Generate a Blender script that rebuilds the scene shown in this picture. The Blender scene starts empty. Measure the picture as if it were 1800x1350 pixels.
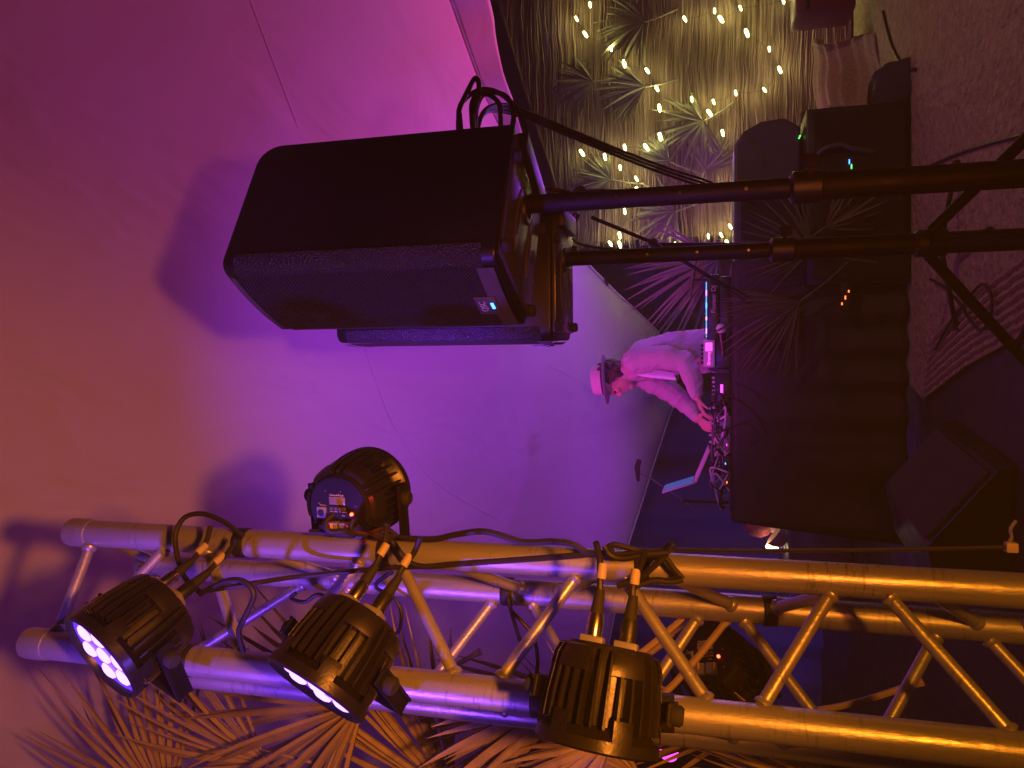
import bpy, bmesh, math, random
from mathutils import Vector, Matrix, noise, Quaternion

random.seed(7)
R = math.radians
SC = bpy.context.scene
COL = SC.collection

# ------------------------------------------------------------------ camera (phone held upright, picture turned on its side)
EYE = Vector((0, 0, 1.0))            # stage floor is z = 0, the eye is 1 m above it
FPX, PITCH = 1300.0, R(14.6)
cp, sp = math.cos(PITCH), math.sin(PITCH)
cam_d = bpy.data.cameras.new('camera')
cam = bpy.data.objects.new('camera', cam_d); COL.objects.link(cam)
SC.camera = cam
cam_d.sensor_fit = 'HORIZONTAL'; cam_d.sensor_width = 36.0; cam_d.lens = 36.0 * FPX / 1800.0
cam_d.clip_start = 0.02; cam_d.clip_end = 200
fw, up, rt = Vector((0, cp, sp)), Vector((0, -sp, cp)), Vector((1, 0, 0))
M = Matrix.Identity(4)
for i in range(3):
    M[i][0], M[i][1], M[i][2], M[i][3] = -up[i], rt[i], -fw[i], EYE[i]
cam.matrix_world = M

# ------------------------------------------------------------------ night sky, exposure
W = bpy.data.worlds.new('World'); SC.world = W; W.use_nodes = True
bg = W.node_tree.nodes['Background']; bg.inputs[0].default_value = (0.20, 0.12, 0.42, 1); bg.inputs[1].default_value = 0.005
SC.view_settings.view_transform = 'Standard'; SC.view_settings.look = 'None'
SC.view_settings.exposure = 0.0; SC.view_settings.gamma = 1.0
SC.render.engine = 'CYCLES'
SC.cycles.use_denoising = True
SC.cycles.max_bounces = 6
SC.cycles.sample_clamp_indirect = 4.0

def ray(x, y):
    r = (1350 - y - 675) / FPX; c = (900 - x) / FPX
    return Vector((r, cp - c * sp, sp + c * cp))
def at(x, y, Y):
    d = ray(x, y); return EYE + d * (Y / d.y)
def onz(x, y, z=0.0):
    d = ray(x, y); return EYE + d * ((z - 1.0) / d.z)

# ------------------------------------------------------------------ stage lighting (lamps of the place and added fills)
def spot(name, loc, tgt, col, power, deg, blend=0.6, rad=0.04):
    l = bpy.data.lights.new(name, 'SPOT'); l.color = col; l.energy = power
    l.spot_size = R(deg); l.spot_blend = blend; l.shadow_soft_size = rad
    o = bpy.data.objects.new(name, l); COL.objects.link(o); o.location = loc
    o.rotation_euler = (Vector(tgt) - Vector(loc)).to_track_quat('-Z', 'Y').to_euler()
    return o
AMBER, REDW, VIOLET, MAGENTA, BLUE = (1, .285, .012), (1, .15, .075), (.22, .05, 1), (1, .07, .55), (.10, .06, 1)
# amber and red uplighters on the dance floor, just below the viewer
spot('amber_uplighter', (.16, -.10, .50), (-.55, 1.4, .95), AMBER, 39, 86, .9, .035)
spot('amber_tent_uplighter', (.05, -.12, .50), (-1.0, 1.35, 2.5), (1, .29, .02), 104, 78, .9, .04)
spot('red_uplighter', (.02, -.08, .52), (.75, 2.0, 2.45), (1, .16, .045), 44, 100, .9, .035)
# violet lamp off to the left, and an added fill for rug and mat
spot('violet_side_lamp', (-1.5, -.35, 1.9), (.1, 1.45, 1.68), VIOLET, 230, 38, .9, .05)
spot('rug_fill', (2.7, 1.5, 2.6), (1.7, 3.9, .0), (1, .45, .32), 80, 80, .9, .06)
# tent washes: magenta from the right, added violet and pink fills out of sight
spot('violet_fill', (-.85, 5.35, .25), (-.05, 3.7, 2.3), (.42, .03, 1), 40, 150, .9, .08)
spot('violet_fill_right', (1.45, 4.75, .90), (.15, 3.9, 2.3), (.40, .03, 1), 62, 130, .9, .08)
spot('magenta_wash', (2.5, 4.55, .55), (1.75, 3.35, 2.7), MAGENTA, 125, 76, .9, .05)
spot('pink_fill', (1.5, 4.9, .60), (.35, 2.9, 2.8), (1, .04, .75), 56, 60, .9, .06)
spot('dj_key', (-.9, 3.3, 2.50), (.02, 4.6, 1.25), (1, .04, .62), 105, 48, .5, .05)
spot('blue_wash', (-2.0, 5.2, .4), (-1.7, 7.0, .8), BLUE, 50, 100, .9, .1)

# ------------------------------------------------------------------ materials
def mat(name, col, rough=.55, metal=0.0, var=.12, vs=6.0, bump=0.0, bs=80.0, spec=.5, emit=None, es=1.0, stretch=None, coat=0.0):
    m = bpy.data.materials.new(name); m.use_nodes = True
    nt = m.node_tree; b = nt.nodes['Principled BSDF']
    b.inputs['Roughness'].default_value = rough; b.inputs['Metallic'].default_value = metal
    b.inputs['Specular IOR Level'].default_value = spec
    if coat: b.inputs['Coat Weight'].default_value = coat
    tc = nt.nodes.new('ShaderNodeTexCoord'); src = tc.outputs['Object']
    if stretch:
        mp = nt.nodes.new('ShaderNodeMapping'); mp.inputs['Scale'].default_value = stretch
        nt.links.new(src, mp.inputs['Vector']); src = mp.outputs['Vector']
    n = nt.nodes.new('ShaderNodeTexNoise'); n.inputs['Scale'].default_value = vs; n.inputs['Detail'].default_value = 5
    nt.links.new(src, n.inputs['Vector'])
    mx = nt.nodes.new('ShaderNodeMix'); mx.data_type = 'RGBA'
    mx.inputs[6].default_value = tuple(c * (1 - var) for c in col) + (1,)
    mx.inputs[7].default_value = tuple(min(1, c * (1 + var)) for c in col) + (1,)
    nt.links.new(n.outputs['Fac'], mx.inputs[0]); nt.links.new(mx.outputs[2], b.inputs['Base Color'])
    rr = nt.nodes.new('ShaderNodeMapRange'); rr.inputs['From Min'].default_value = .3; rr.inputs['From Max'].default_value = .7
    rr.inputs['To Min'].default_value = max(.03, rough - .1); rr.inputs['To Max'].default_value = min(1, rough + .1)
    nt.links.new(n.outputs['Fac'], rr.inputs['Value']); nt.links.new(rr.outputs['Result'], b.inputs['Roughness'])
    if bump:
        n2 = nt.nodes.new('ShaderNodeTexNoise'); n2.inputs['Scale'].default_value = bs; n2.inputs['Detail'].default_value = 4
        nt.links.new(src, n2.inputs['Vector'])
        bp = nt.nodes.new('ShaderNodeBump'); bp.inputs['Strength'].default_value = bump; bp.inputs['Distance'].default_value = .01
        nt.links.new(n2.outputs['Fac'], bp.inputs['Height']); nt.links.new(bp.outputs['Normal'], b.inputs['Normal'])
    if emit:
        b.inputs['Emission Color'].default_value = tuple(emit) + (1,); b.inputs['Emission Strength'].default_value = es
    return m

def wave_bump(m, scale, rot, strength=.6, dist=.003, dark=None):
    nt = m.node_tree; b = nt.nodes['Principled BSDF']
    tc = nt.nodes.new('ShaderNodeTexCoord'); mp = nt.nodes.new('ShaderNodeMapping'); mp.inputs['Rotation'].default_value = rot
    w = nt.nodes.new('ShaderNodeTexWave'); w.inputs['Scale'].default_value = scale; w.inputs['Distortion'].default_value = 0
    nt.links.new(tc.outputs['Object'], mp.inputs['Vector']); nt.links.new(mp.outputs['Vector'], w.inputs['Vector'])
    bp = nt.nodes.new('ShaderNodeBump'); bp.inputs['Strength'].default_value = strength; bp.inputs['Distance'].default_value = dist
    nt.links.new(w.outputs['Fac'], bp.inputs['Height'])
    old = b.inputs['Normal'].links
    if old: nt.links.new(old[0].from_socket, bp.inputs['Normal'])
    nt.links.new(bp.outputs['Normal'], b.inputs['Normal'])
    if dark:
        src = b.inputs['Base Color'].links[0].from_socket
        mx = nt.nodes.new('ShaderNodeMix'); mx.data_type = 'RGBA'; mx.inputs[7].default_value = tuple(dark) + (1,)
        nt.links.new(w.outputs['Fac'], mx.inputs[0]); nt.links.new(src, mx.inputs[6]); nt.links.new(mx.outputs[2], b.inputs['Base Color'])
    return m

MT = {}
MT['tent'] = mat('stretch_fabric', (.66, .64, .62), .85, 0, .05, 1.4, .10, 420, .2)
def cloth_wrinkles(m, scale, dist, stretch):
    nt = m.node_tree; b = nt.nodes['Principled BSDF']; tc = nt.nodes.new('ShaderNodeTexCoord'); mp = nt.nodes.new('ShaderNodeMapping'); mp.inputs['Scale'].default_value = stretch
    mp.inputs['Rotation'].default_value = (0, 0, .5)
    n = nt.nodes.new('ShaderNodeTexNoise'); n.inputs['Scale'].default_value = scale; n.inputs['Detail'].default_value = 3; n.inputs['Distortion'].default_value = .6
    nt.links.new(tc.outputs['Object'], mp.inputs['Vector']); nt.links.new(mp.outputs['Vector'], n.inputs['Vector'])
    bp = nt.nodes.new('ShaderNodeBump'); bp.inputs['Strength'].default_value = .5; bp.inputs['Distance'].default_value = dist
    nt.links.new(n.outputs['Fac'], bp.inputs['Height'])
    if b.inputs['Normal'].links: nt.links.new(b.inputs['Normal'].links[0].from_socket, bp.inputs['Normal'])
    nt.links.new(bp.outputs['Normal'], b.inputs['Normal'])
def scuffs(m, col, amount=.55):
    nt = m.node_tree; b = nt.nodes['Principled BSDF']; tc = nt.nodes.new('ShaderNodeTexCoord'); mp = nt.nodes.new('ShaderNodeMapping'); mp.inputs['Scale'].default_value = (26, 26, 150)
    n = nt.nodes.new('ShaderNodeTexNoise'); n.inputs['Scale'].default_value = 1; n.inputs['Detail'].default_value = 6; n.inputs['Distortion'].default_value = .8
    nt.links.new(tc.outputs['Object'], mp.inputs['Vector']); nt.links.new(mp.outputs['Vector'], n.inputs['Vector'])
    n2 = nt.nodes.new('ShaderNodeTexNoise'); n2.inputs['Scale'].default_value = 7; n2.inputs['Detail'].default_value = 5; nt.links.new(tc.outputs['Object'], n2.inputs['Vector'])
    mr = nt.nodes.new('ShaderNodeMapRange'); mr.inputs['From Min'].default_value = .56; mr.inputs['From Max'].default_value = .66; nt.links.new(n.outputs['Fac'], mr.inputs['Value'])
    mr2 = nt.nodes.new('ShaderNodeMapRange'); mr2.inputs['From Min'].default_value = .42; mr2.inputs['From Max'].default_value = .62; mr2.inputs['To Max'].default_value = amount; nt.links.new(n2.outputs['Fac'], mr2.inputs['Value'])
    mu = nt.nodes.new('ShaderNodeMath'); mu.operation = 'MULTIPLY'; nt.links.new(mr.outputs['Result'], mu.inputs[0]); nt.links.new(mr2.outputs['Result'], mu.inputs[1])
    src = b.inputs['Base Color'].links[0].from_socket; mx = nt.nodes.new('ShaderNodeMix'); mx.data_type = 'RGBA'; mx.inputs[7].default_value = tuple(col) + (1,)
    nt.links.new(mu.outputs[0], mx.inputs[0]); nt.links.new(src, mx.inputs[6]); nt.links.new(mx.outputs[2], b.inputs['Base Color'])
cloth_wrinkles(MT['tent'], 2.2, .045, (1, .45, 1))
MT['alu'] = mat('scuffed_aluminium', (.46, .45, .44), .40, .60, .16, 14, .08, 160, .5, stretch=(1, 1, .25))
scuffs(MT['alu'], (.13, .12, .11), .7)
MT['black'] = mat('black_plastic', (.012, .012, .013), .45, 0, .2, 9, .12, 500)
MT['black_satin'] = mat('black_satin_cabinet', (.0045, .0045, .0055), .42, 0, .15, 5, .03, 300)
MT['panel'] = mat('grey_moulded_base', (.040, .040, .044), .28, .0, .10, 9, .03, 160)
MT['panel_dark'] = mat('dark_grey_moulding', (.055, .055, .060), .5, 0, .12, 9, .08, 260)
MT['grille'] = wave_bump(mat('ribbed_grille', (.055, .046, .047), .55, .2, .1, 20), 57, (0, R(45), 0), .9, .004, (.006, .005, .005))
MT['edge'] = mat('pebbled_edge', (.016, .016, .019), .32, 0, .1, 12, .9, 210)
MT['trim'] = mat('grille_trim', (.10, .09, .085), .5, .2, .1, 20, .1, 200)
MT['rubber'] = mat('rubber', (.015, .015, .015), .8)
MT['black_metal'] = mat('black_painted_steel', (.005, .005, .006), .6, .0, .2, 20, .05, 200, .3)
MT['cast'] = mat('black_cast_housing', (.020, .018, .017), .34, .3, .25, 22, .04, 260)
MT['cable'] = mat('black_cable', (.014, .012, .012), .55)
MT['tape'] = mat('black_tape', (.012, .012, .012), .6)
MT['white_tape'] = mat('pale_tape', (.45, .38, .28), .6)
MT['chrome'] = mat('connector_metal', (.75, .72, .66), .25, 1.0)
MT['yellow'] = mat('yellow_latch', (.70, .42, .03), .45)
MT['bluegrey'] = mat('pale_connector', (.20, .20, .27), .5)
MT['print'] = mat('white_print', (.5, .48, .46), .6)
MT['display'] = mat('display_glass', (.20, .17, .17), .3)
MT['stage'] = mat('black_stage_deck', (.012, .011, .011), .65, 0, .3, 8, .2, 90)
MT['ground'] = mat('dark_ground', (.02, .018, .016), .9, 0, .3, 3)
MT['rug'] = mat('woven_rug', (.30, .24, .17), .95, 0, .6, 28, 1.0, 34, .1)
MT['rug'].node_tree.nodes['Bump'].inputs['Distance'].default_value = .035
MT['rugrib'] = mat('ribbed_rug', (.33, .26, .18), .95, 0, .5, 60, 1.0, 110, .1)
MT['backdrop'] = mat('dark_backdrop_cloth', (.12, .10, .115), .9, 0, .15, 3, .3, 40, .1)
MT['reed'] = mat('reed_mat', (.27, .215, .165), .8, 0, .35, 3.0, .6, 14, .2, stretch=(2.2, 1, 22))
MT['reed_back'] = mat('reed_backing', (.10, .07, .04), .9, 0, .3, 6)
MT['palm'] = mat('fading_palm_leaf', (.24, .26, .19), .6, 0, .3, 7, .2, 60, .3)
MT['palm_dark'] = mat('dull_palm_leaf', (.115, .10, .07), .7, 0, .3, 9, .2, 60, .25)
MT['palm_dry'] = mat('dry_palm_leaf', (.46, .35, .20), .65, 0, .3, 9, .2, 60, .3)
MT['cloth'] = mat('black_tablecloth', (.042, .034, .046), .85, 0, .2, 5, .3, 120, .2)
MT['gear'] = mat('gear_black', (.016, .016, .018), .4, .1, .2, 12)
MT['gear_grey'] = mat('gear_grey', (.14, .14, .16), .45, .3, .2, 12)
MT['gear_white'] = mat('gear_pale', (.55, .53, .55), .5, 0, .15, 12)
MT['skin'] = mat('skin', (.55, .33, .24), .55, 0, .08, 18, .05, 120)
MT['jacket'] = mat('pale_jacket', (.50, .42, .44), .9, 0, .07, 10, .25, 60, .1)
MT['shirt'] = mat('light_shirt', (.80, .80, .88), .8, 0, .06, 10)
MT['trousers'] = mat('dark_trousers', (.04, .04, .05), .9)
MT['hair'] = mat('brown_hair', (.06, .032, .02), .6, 0, .4, 40, .6, 90)
MT['hat'] = mat('pale_hat', (.60, .54, .52), .9, 0, .06, 20, .2, 200)
MT['hatband'] = mat('hat_band', (.045, .035, .05), .8)
MT['brim'] = mat('hat_brim', (.24, .23, .22), .85)
MT['shoe'] = mat('shoe', (.03, .03, .03), .6)
MT['case_light_tint'] = mat('case_magenta_light_tint', (.10, .01, .05), .4, 0, .2, 9)  # magenta stage light put into the case's base colour
def em(name, col, s, base=(.02, .02, .02)): return mat(name, base, .4, emit=col, es=s)
MT['bulb'] = em('warm_bulb', (1, .88, .28), 12)
MT['led_red'] = em('red_led', (1, .05, .02), 14)
MT['led_blue'] = em('blue_led', (.03, .16, 1), 9)
MT['led_green'] = em('green_led', (.1, 1, .15), 4)
MT['led_orange'] = em('orange_led', (1, .18, .03), 3.2)
MT['led_cyan'] = em('cyan_strip', (.10, .42, 1), 2.2)
MT['led_pink'] = em('pink_screen', (1, .06, .75), 2.4)
MT['screen'] = em('laptop_screen', (.08, .16, .7), .45)
MT['lens_hot'] = em('lit_led_lens', (.54, .24, 1), 3.6)
MT['lens_glow'] = em('lit_lens_cover', (.16, .04, 1), 1.1)
MT['lens_mag'] = em('magenta_lens', (1, .05, .7), 3)
MT['lamp_hot'] = em('lamp_shade_glow', (1, .80, .45), 6)

# ------------------------------------------------------------------ mesh building
class MB:
    def __init__(s): s.v = []; s.f = []
    def add(s, vs, fs, T=None):
        o = len(s.v)
        s.v += [tuple((T @ Vector(v)) if T else v) for v in vs]
        s.f += [tuple(i + o for i in f) for f in fs]; return s
    def box(s, c, d, T=None, bev=0.0, seg=2):
        bm = bmesh.new(); bmesh.ops.create_cube(bm, size=1)
        for v in bm.verts: v.co = Vector((v.co.x * d[0], v.co.y * d[1], v.co.z * d[2])) + Vector(c)
        if bev: bmesh.ops.bevel(bm, geom=bm.edges[:], offset=bev, segments=seg, affect='EDGES', profile=.5)
        bm.verts.index_update()
        s.add([v.co.copy() for v in bm.verts], [[v.index for v in f.verts] for f in bm.faces], T); bm.free(); return s
    def tube(s, pts, r, n=8, T=None, cap=True):
        pts = [Vector(p) for p in pts]; rr = r if isinstance(r, (list, tuple)) else [r] * len(pts)
        vs, fs = [], []; nrm = None
        for i, p in enumerate(pts):
            t = (pts[min(i + 1, len(pts) - 1)] - pts[max(i - 1, 0)]).normalized()
            if nrm is None:
                nrm = t.orthogonal().normalized()
            else:
                nrm = (nrm - t * nrm.dot(t))
                nrm = nrm.normalized() if nrm.length > 1e-6 else t.orthogonal().normalized()
            b = t.cross(nrm)
            for k in range(n):
                a = 2 * math.pi * k / n
                vs.append(p + (nrm * math.cos(a) + b * math.sin(a)) * rr[i])
        for i in range(len(pts) - 1):
            for k in range(n):
                fs.append((i * n + k, i * n + (k + 1) % n, (i + 1) * n + (k + 1) % n, (i + 1) * n + k))
        if cap: fs.append(tuple(range(n))[::-1]); fs.append(tuple((len(pts) - 1) * n + k for k in range(n)))
        return s.add(vs, fs, T)
    def lathe(s, prof, n=32, T=None, a0=0.0, a1=2 * math.pi, cap=True):
        full = abs(a1 - a0 - 2 * math.pi) < 1e-4; m = n if full else n + 1
        vs = [(r * math.cos(a0 + (a1 - a0) * k / n), r * math.sin(a0 + (a1 - a0) * k / n), z) for r, z in prof for k in range(m)]
        fs = []
        for i in range(len(prof) - 1):
            for k in range(n):
                k2 = (k + 1) % m
                fs.append((i * m + k, i * m + k2, (i + 1) * m + k2, (i + 1) * m + k))
        if cap and full:
            if prof[0][0] > 1e-5: fs.append(tuple(range(m))[::-1])
            if prof[-1][0] > 1e-5: fs.append(tuple((len(prof) - 1) * m + k for k in range(m)))
        return s.add(vs, fs, T)
    def prism(s, poly, z0, z1, T=None):
        n = len(poly); vs = [(p[0], p[1], z0) for p in poly] + [(p[0], p[1], z1) for p in poly]
        fs = [tuple(range(n))[::-1], tuple(range(n, 2 * n))] + [(i, (i + 1) % n, n + (i + 1) % n, n + i) for i in range(n)]
        return s.add(vs, fs, T)
    def grid(s, fn, nu, nv, T=None):
        vs = [fn(i / nu, j / nv) for j in range(nv + 1) for i in range(nu + 1)]
        fs = [(j * (nu + 1) + i, j * (nu + 1) + i + 1, (j + 1) * (nu + 1) + i + 1, (j + 1) * (nu + 1) + i) for j in range(nv) for i in range(nu)]
        return s.add(vs, fs, T)
    def mesh(s, name, m, smooth=40):
        me = bpy.data.meshes.new(name); me.from_pydata([tuple(v) for v in s.v], [], s.f); me.update()
        bm = bmesh.new(); bm.from_mesh(me); bmesh.ops.recalc_face_normals(bm, faces=bm.faces[:]); bm.to_mesh(me); bm.free()
        me.materials.append(MT[m] if isinstance(m, str) else m)
        if smooth:
            me.polygons.foreach_set('use_smooth', [True] * len(me.polygons)); me.set_sharp_from_angle(angle=R(smooth))
        return me
    def obj(s, name, m, parent=None, smooth=40, world=False):
        if parent is None:
            lo = [min(v[i] for v in s.v) for i in range(3)]; hi = [max(v[i] for v in s.v) for i in range(3)]
            base = Vector(((lo[0] + hi[0]) / 2, (lo[1] + hi[1]) / 2, lo[2]))
            s.v = [tuple(Vector(v) - base) for v in s.v]
            o = bpy.data.objects.new(name, s.mesh(name, m, smooth)); COL.objects.link(o); o.location = base
        else:
            if world:
                inv = wm(parent).inverted(); s.v = [tuple(inv @ Vector(v)) for v in s.v]
            o = bpy.data.objects.new(name, s.mesh(name, m, smooth)); COL.objects.link(o); o.parent = parent
        return o
def wm(o):
    m = o.matrix_basis.copy()
    while o.parent: o = o.parent; m = o.matrix_basis @ m
    return m
def tag(o, label=None, cat=None, group=None, kind=None):
    if label: o['label'] = label
    if cat: o['category'] = cat
    if group: o['group'] = group
    if kind: o['kind'] = kind
    return o
def thing(name, label, cat, mtx=None, group=None):
    o = bpy.data.objects.new(name, None); COL.objects.link(o); o.empty_display_size = .1
    if mtx is not None: o.matrix_basis = mtx if isinstance(mtx, Matrix) else Matrix.Translation(Vector(mtx))
    return tag(o, label, cat, group)
def inst(src, parent, mtx, name=None):
    c = src.copy(); COL.objects.link(c); c.parent = parent; c.matrix_basis = mtx
    if name: c.name = name
    return c
def smoothpath(pts, k=6):
    pts = [Vector(p) for p in pts]; out = []
    for i in range(len(pts) - 1):
        p0, p1, p2, p3 = pts[max(i - 1, 0)], pts[i], pts[i + 1], pts[min(i + 2, len(pts) - 1)]
        for j in range(k):
            t = j / k
            out.append(.5 * ((2 * p1) + (p2 - p0) * t + (2 * p0 - 5 * p1 + 4 * p2 - p3) * t * t + (3 * p1 - p0 - 3 * p2 + p3) * t ** 3))
    out.append(pts[-1]); return out
def frame(z, x=None):
    z = Vector(z).normalized(); x = Vector(x) if x else z.orthogonal()
    x = (x - z * x.dot(z)).normalized(); y = z.cross(x)
    return Matrix(((x[0], y[0], z[0], 0), (x[1], y[1], z[1], 0), (x[2], y[2], z[2], 0), (0, 0, 0, 1)))
def text_mesh(name, body, size, m, parent, mtx, extrude=.0004):
    cu = bpy.data.curves.new(name, 'FONT'); cu.body = body; cu.size = size; cu.extrude = extrude; cu.align_x = 'CENTER'; cu.align_y = 'CENTER'
    t = bpy.data.objects.new(name + '_tmp', cu); COL.objects.link(t)
    bpy.context.view_layer.update()
    me = bpy.data.meshes.new_from_object(t.evaluated_get(bpy.context.evaluated_depsgraph_get()))
    bpy.data.objects.remove(t); bpy.data.curves.remove(cu)
    me.materials.clear(); me.materials.append(MT[m]); o = bpy.data.objects.new(name, me); COL.objects.link(o); o.parent = parent; o.matrix_basis = mtx
    return o
def interp(tab, x):
    if x <= tab[0][0]: return tab[0][1]
    for (a, fa), (b, fb) in zip(tab, tab[1:]):
        if x <= b: return fa + (fb - fa) * (x - a) / (b - a)
    return tab[-1][1]

# ================================================================== THE SETTING
g = MB().box((0, 2.6, -.66), (13.6, 11.4, .1)).obj('ground', 'ground'); tag(g, 'dark ground below and around the stage', kind='structure')
s = MB().box((0, 6.0, -.30), (9, 8.4, .58), bev=.01).obj('stage_floor', 'stage'); tag(s, 'black stage deck under the rugs', kind='structure')

# dark backdrop cloth far behind, hanging in folds
def bd(u, v):
    x = -6.5 + 13 * u
    return (x, 7.05 + .06 * math.sin(x * 7 + 1.3 * math.sin(x * 1.7)) + .05 * math.sin(x * 17), -.6 + 4.2 * v)
b = MB().grid(bd, 260, 6).obj('backdrop_curtain', 'backdrop', smooth=0)
b.data.polygons.foreach_set('use_smooth', [True] * len(b.data.polygons))
md = b.modifiers.new('thick', 'SOLIDIFY'); md.thickness = .01
tag(b, 'dark cloth backdrop hanging behind the stage below the tent edge', 'curtain')

# ------------------------------------------------------------------ the stretch tent
EDGE = [(-6.5, 4.6), (-3.0, 5.05), (-1.9, 5.45), (-1.25, 5.76), (-.93, 6.0), (-.5, 6.30), (-.12, 6.54), (.12, 6.60), (.45, 6.30), (.70, 5.68), (.965, 5.10), (1.35, 4.60), (1.75, 4.25), (2.28, 3.90), (3.2, 3.6), (6.5, 3.2)]
def tz(x, y):
    z = 4.21 - .4556 * y
    z += .035 * math.sin(x * 1.1 + .6) * (1 - math.exp(-abs(x))) + .02 * math.sin(y * 1.3 + x * .7)
    z -= .10 * math.exp(-((y - 2.6) ** 2) / 4.0) * .3
    # tension folds that run out to the low corner and along the hems
    dx, dy = x - .12, 6.75 - y; rr = math.hypot(dx, dy); a = math.atan2(dx, dy)
    z += .022 * math.sin(a * 11 + .7) * math.exp(-(rr / 1.3) ** 2) * min(1, rr * 2)
    z += .012 * noise.noise(Vector((x * 1.2, y * .8, 0)))
    return z
def tent(u, v):
    x = -6.5 + 13 * u; ye = interp(EDGE, x); t = v ** .9; y = -2.5 + (ye + 2.5) * t
    return (x, y, tz(x, y))
canopy = thing('stretch_tent', 'pale stretch tent canopy washed violet, magenta and red above the stage', 'tent', (0, 2, 0))
c = MB().grid(tent, 220, 150).obj('canopy', 'tent', canopy, smooth=0, world=True)
c.data.polygons.foreach_set('use_smooth', [True] * len(c.data.polygons))
md = c.modifiers.new('thick', 'SOLIDIFY'); md.thickness = .004; md.offset = 1
# hem rope along the edge
hem = []
for i in range(200):
    x = -4 + 8 * i / 199; y = interp(EDGE, x); hem.append((x, y, tz(x, y) - .002))
MB().tube(hem, .009, 6).obj('hem', 'tent', canopy, world=True)
# welded seams, faint raised strips
def seam(pix):
    pts = []
    for px, py in pix:
        d = ray(px, py); k = 2.0
        for _ in range(30):
            p = EYE + d * k; k += (tz(p.x, p.y) - p.z) / (d.z + .4556 * d.y)
        pts.append(EYE + d * k - Vector((0, 0, .001)))
    mb = MB(); pts = smoothpath(pts, 5); vs = []; fs = []
    for i, p in enumerate(pts):
        t = (pts[min(i + 1, len(pts) - 1)] - pts[max(i - 1, 0)]).normalized(); n = Vector((0, -.41, -.91)); w = t.cross(n).normalized() * .005
        for q, h in ((-1, .0), (-.6, .0005), (.6, .0005), (1, .0)): vs.append(p + w * q + n * h)
    for i in range(len(pts) - 1):
        for q in range(3): fs.append((i * 4 + q, i * 4 + q + 1, i * 4 + 5 + q, i * 4 + 4 + q))
    return mb.add(vs, fs).obj('seam', 'tent', canopy, world=True)
seam([(440, 0), (482, 112), (525, 225)])
seam([(640, 605), (665, 680), (700, 760), (770, 850), (880, 915)])
seam([(960, 640), (1010, 665), (1060, 700), (1110, 725)])
# eyelet slots near the corner
for px, py in ((1064, 496), (1120, 537), (1167, 571)):
    d = ray(px, py); k = 5.0
    for _ in range(30):
        p = EYE + d * k; k += (tz(p.x, p.y) - p.z) / (d.z + .4556 * d.y)
    T = Matrix.Translation(EYE + d * k - Vector((0, .004, .008))) @ frame((0, -.41, -.91), (.6, -.7, .3))
    MB().box((0, 0, 0), (.075, .022, .006), T, .004).obj('eyelet_slot', 'rubber', canopy, world=True)

# the side valance added at the tent's right hem to end the magenta wash
val = []
def shade_flap(u, v):
    x = 1.05 + 3.2 * u; y = interp(EDGE, x); z = tz(x, y)
    dr = .17 * min(1, u * 3.2) * (1 + .10 * math.sin(x * 9))
    return (x + .10 * v * min(1, u * 3), y + (.10 + .02 * math.sin(x * 23)) * v * min(1, u * 3) + .012 * math.sin(x * 31) * v, z - .006 - dr * v)
v = MB().grid(shade_flap, 90, 10).obj('shade_flap', 'tent', canopy, smooth=0, world=True)
v.data.polygons.foreach_set('use_smooth', [True] * len(v.data.polygons))
v.modifiers.new('thick', 'SOLIDIFY').thickness = .003

# ------------------------------------------------------------------ reed mat wall
WX0, WX1 = 1.12, 4.2
def wy(x): return 5.88 - .111 * x
def wtop(x): return interp([(1.0, 1.98), (1.65, 2.16), (2.3, 2.36), (3.0, 2.56), (4.2, 2.9)], x)
wall = thing('reed_mat_wall', 'brown reed mat wall with wavy horizontal strands behind the fairy lights', 'mat wall', (2.6, 5.6, 0))
MB().add([(WX0, wy(WX0) + .03, 0), (WX1, wy(WX1) + .03, 0), (WX1, wy(WX1) + .03, wtop(WX1)), (WX0, wy(WX0) + .03, wtop(WX0)),
          (WX0, wy(WX0) + .06, 0), (WX1, wy(WX1) + .06, 0), (WX1, wy(WX1) + .06, wtop(WX1)), (WX0, wy(WX0) + .06, wtop(WX0))],
         [(0, 1, 2, 3), (4, 7, 6, 5), (0, 4, 5, 1), (1, 5, 6, 2), (2, 6, 7, 3), (3, 7, 4, 0)]).obj('backing', 'reed_back', wall, 0, True)
mb = MB(); rnd = random.Random(3)
z = .01
while z < 2.9:
    x = WX0 - rnd.uniform(0, .1)
    while x < WX1:
        L = rnd.uniform(.35, 1.3); n = max(4, int(L / .07)); h = rnd.choice((.004, .006, .007, .010, .014)) * rnd.uniform(.8, 1.2); dep = rnd.uniform(.004, .016); ph = rnd.uniform(0, 9)
        vs, fs = [], []; ok = False
        for i in range(n + 1):
            xx = min(x + L * i / n, WX1 + .03); e = min(1, 3.5 * min(i, n - i) / n + .12)
            zz = z + .020 * noise.noise(Vector((xx * 1.6, z * 2.2, 1))) + .014 * noise.noise(Vector((xx * 5, z * 5, 4))) + .010 * noise.noise(Vector((xx * 9, z * 9, ph)))
            if zz < wtop(xx): ok = True
            zz = min(zz, wtop(xx) + .01 * math.sin(z * 300))
            yy = wy(xx) + .03
            vs += [(xx, yy, zz - h * e), (xx, yy - dep * e, zz), (xx, yy, zz + h * e)]
        for i in range(n):
            a = i * 3; fs += [(a, a + 3, a + 4, a + 1), (a + 1, a + 4, a + 5, a + 2)]
        if ok: mb.add(vs, fs)
        x += L * rnd.uniform(.7, .98)
    z += rnd.uniform(.008, .013)
o = mb.obj('reed_strands', 'reed', wall, 0, True); o['kind'] = 'stuff'

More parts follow.
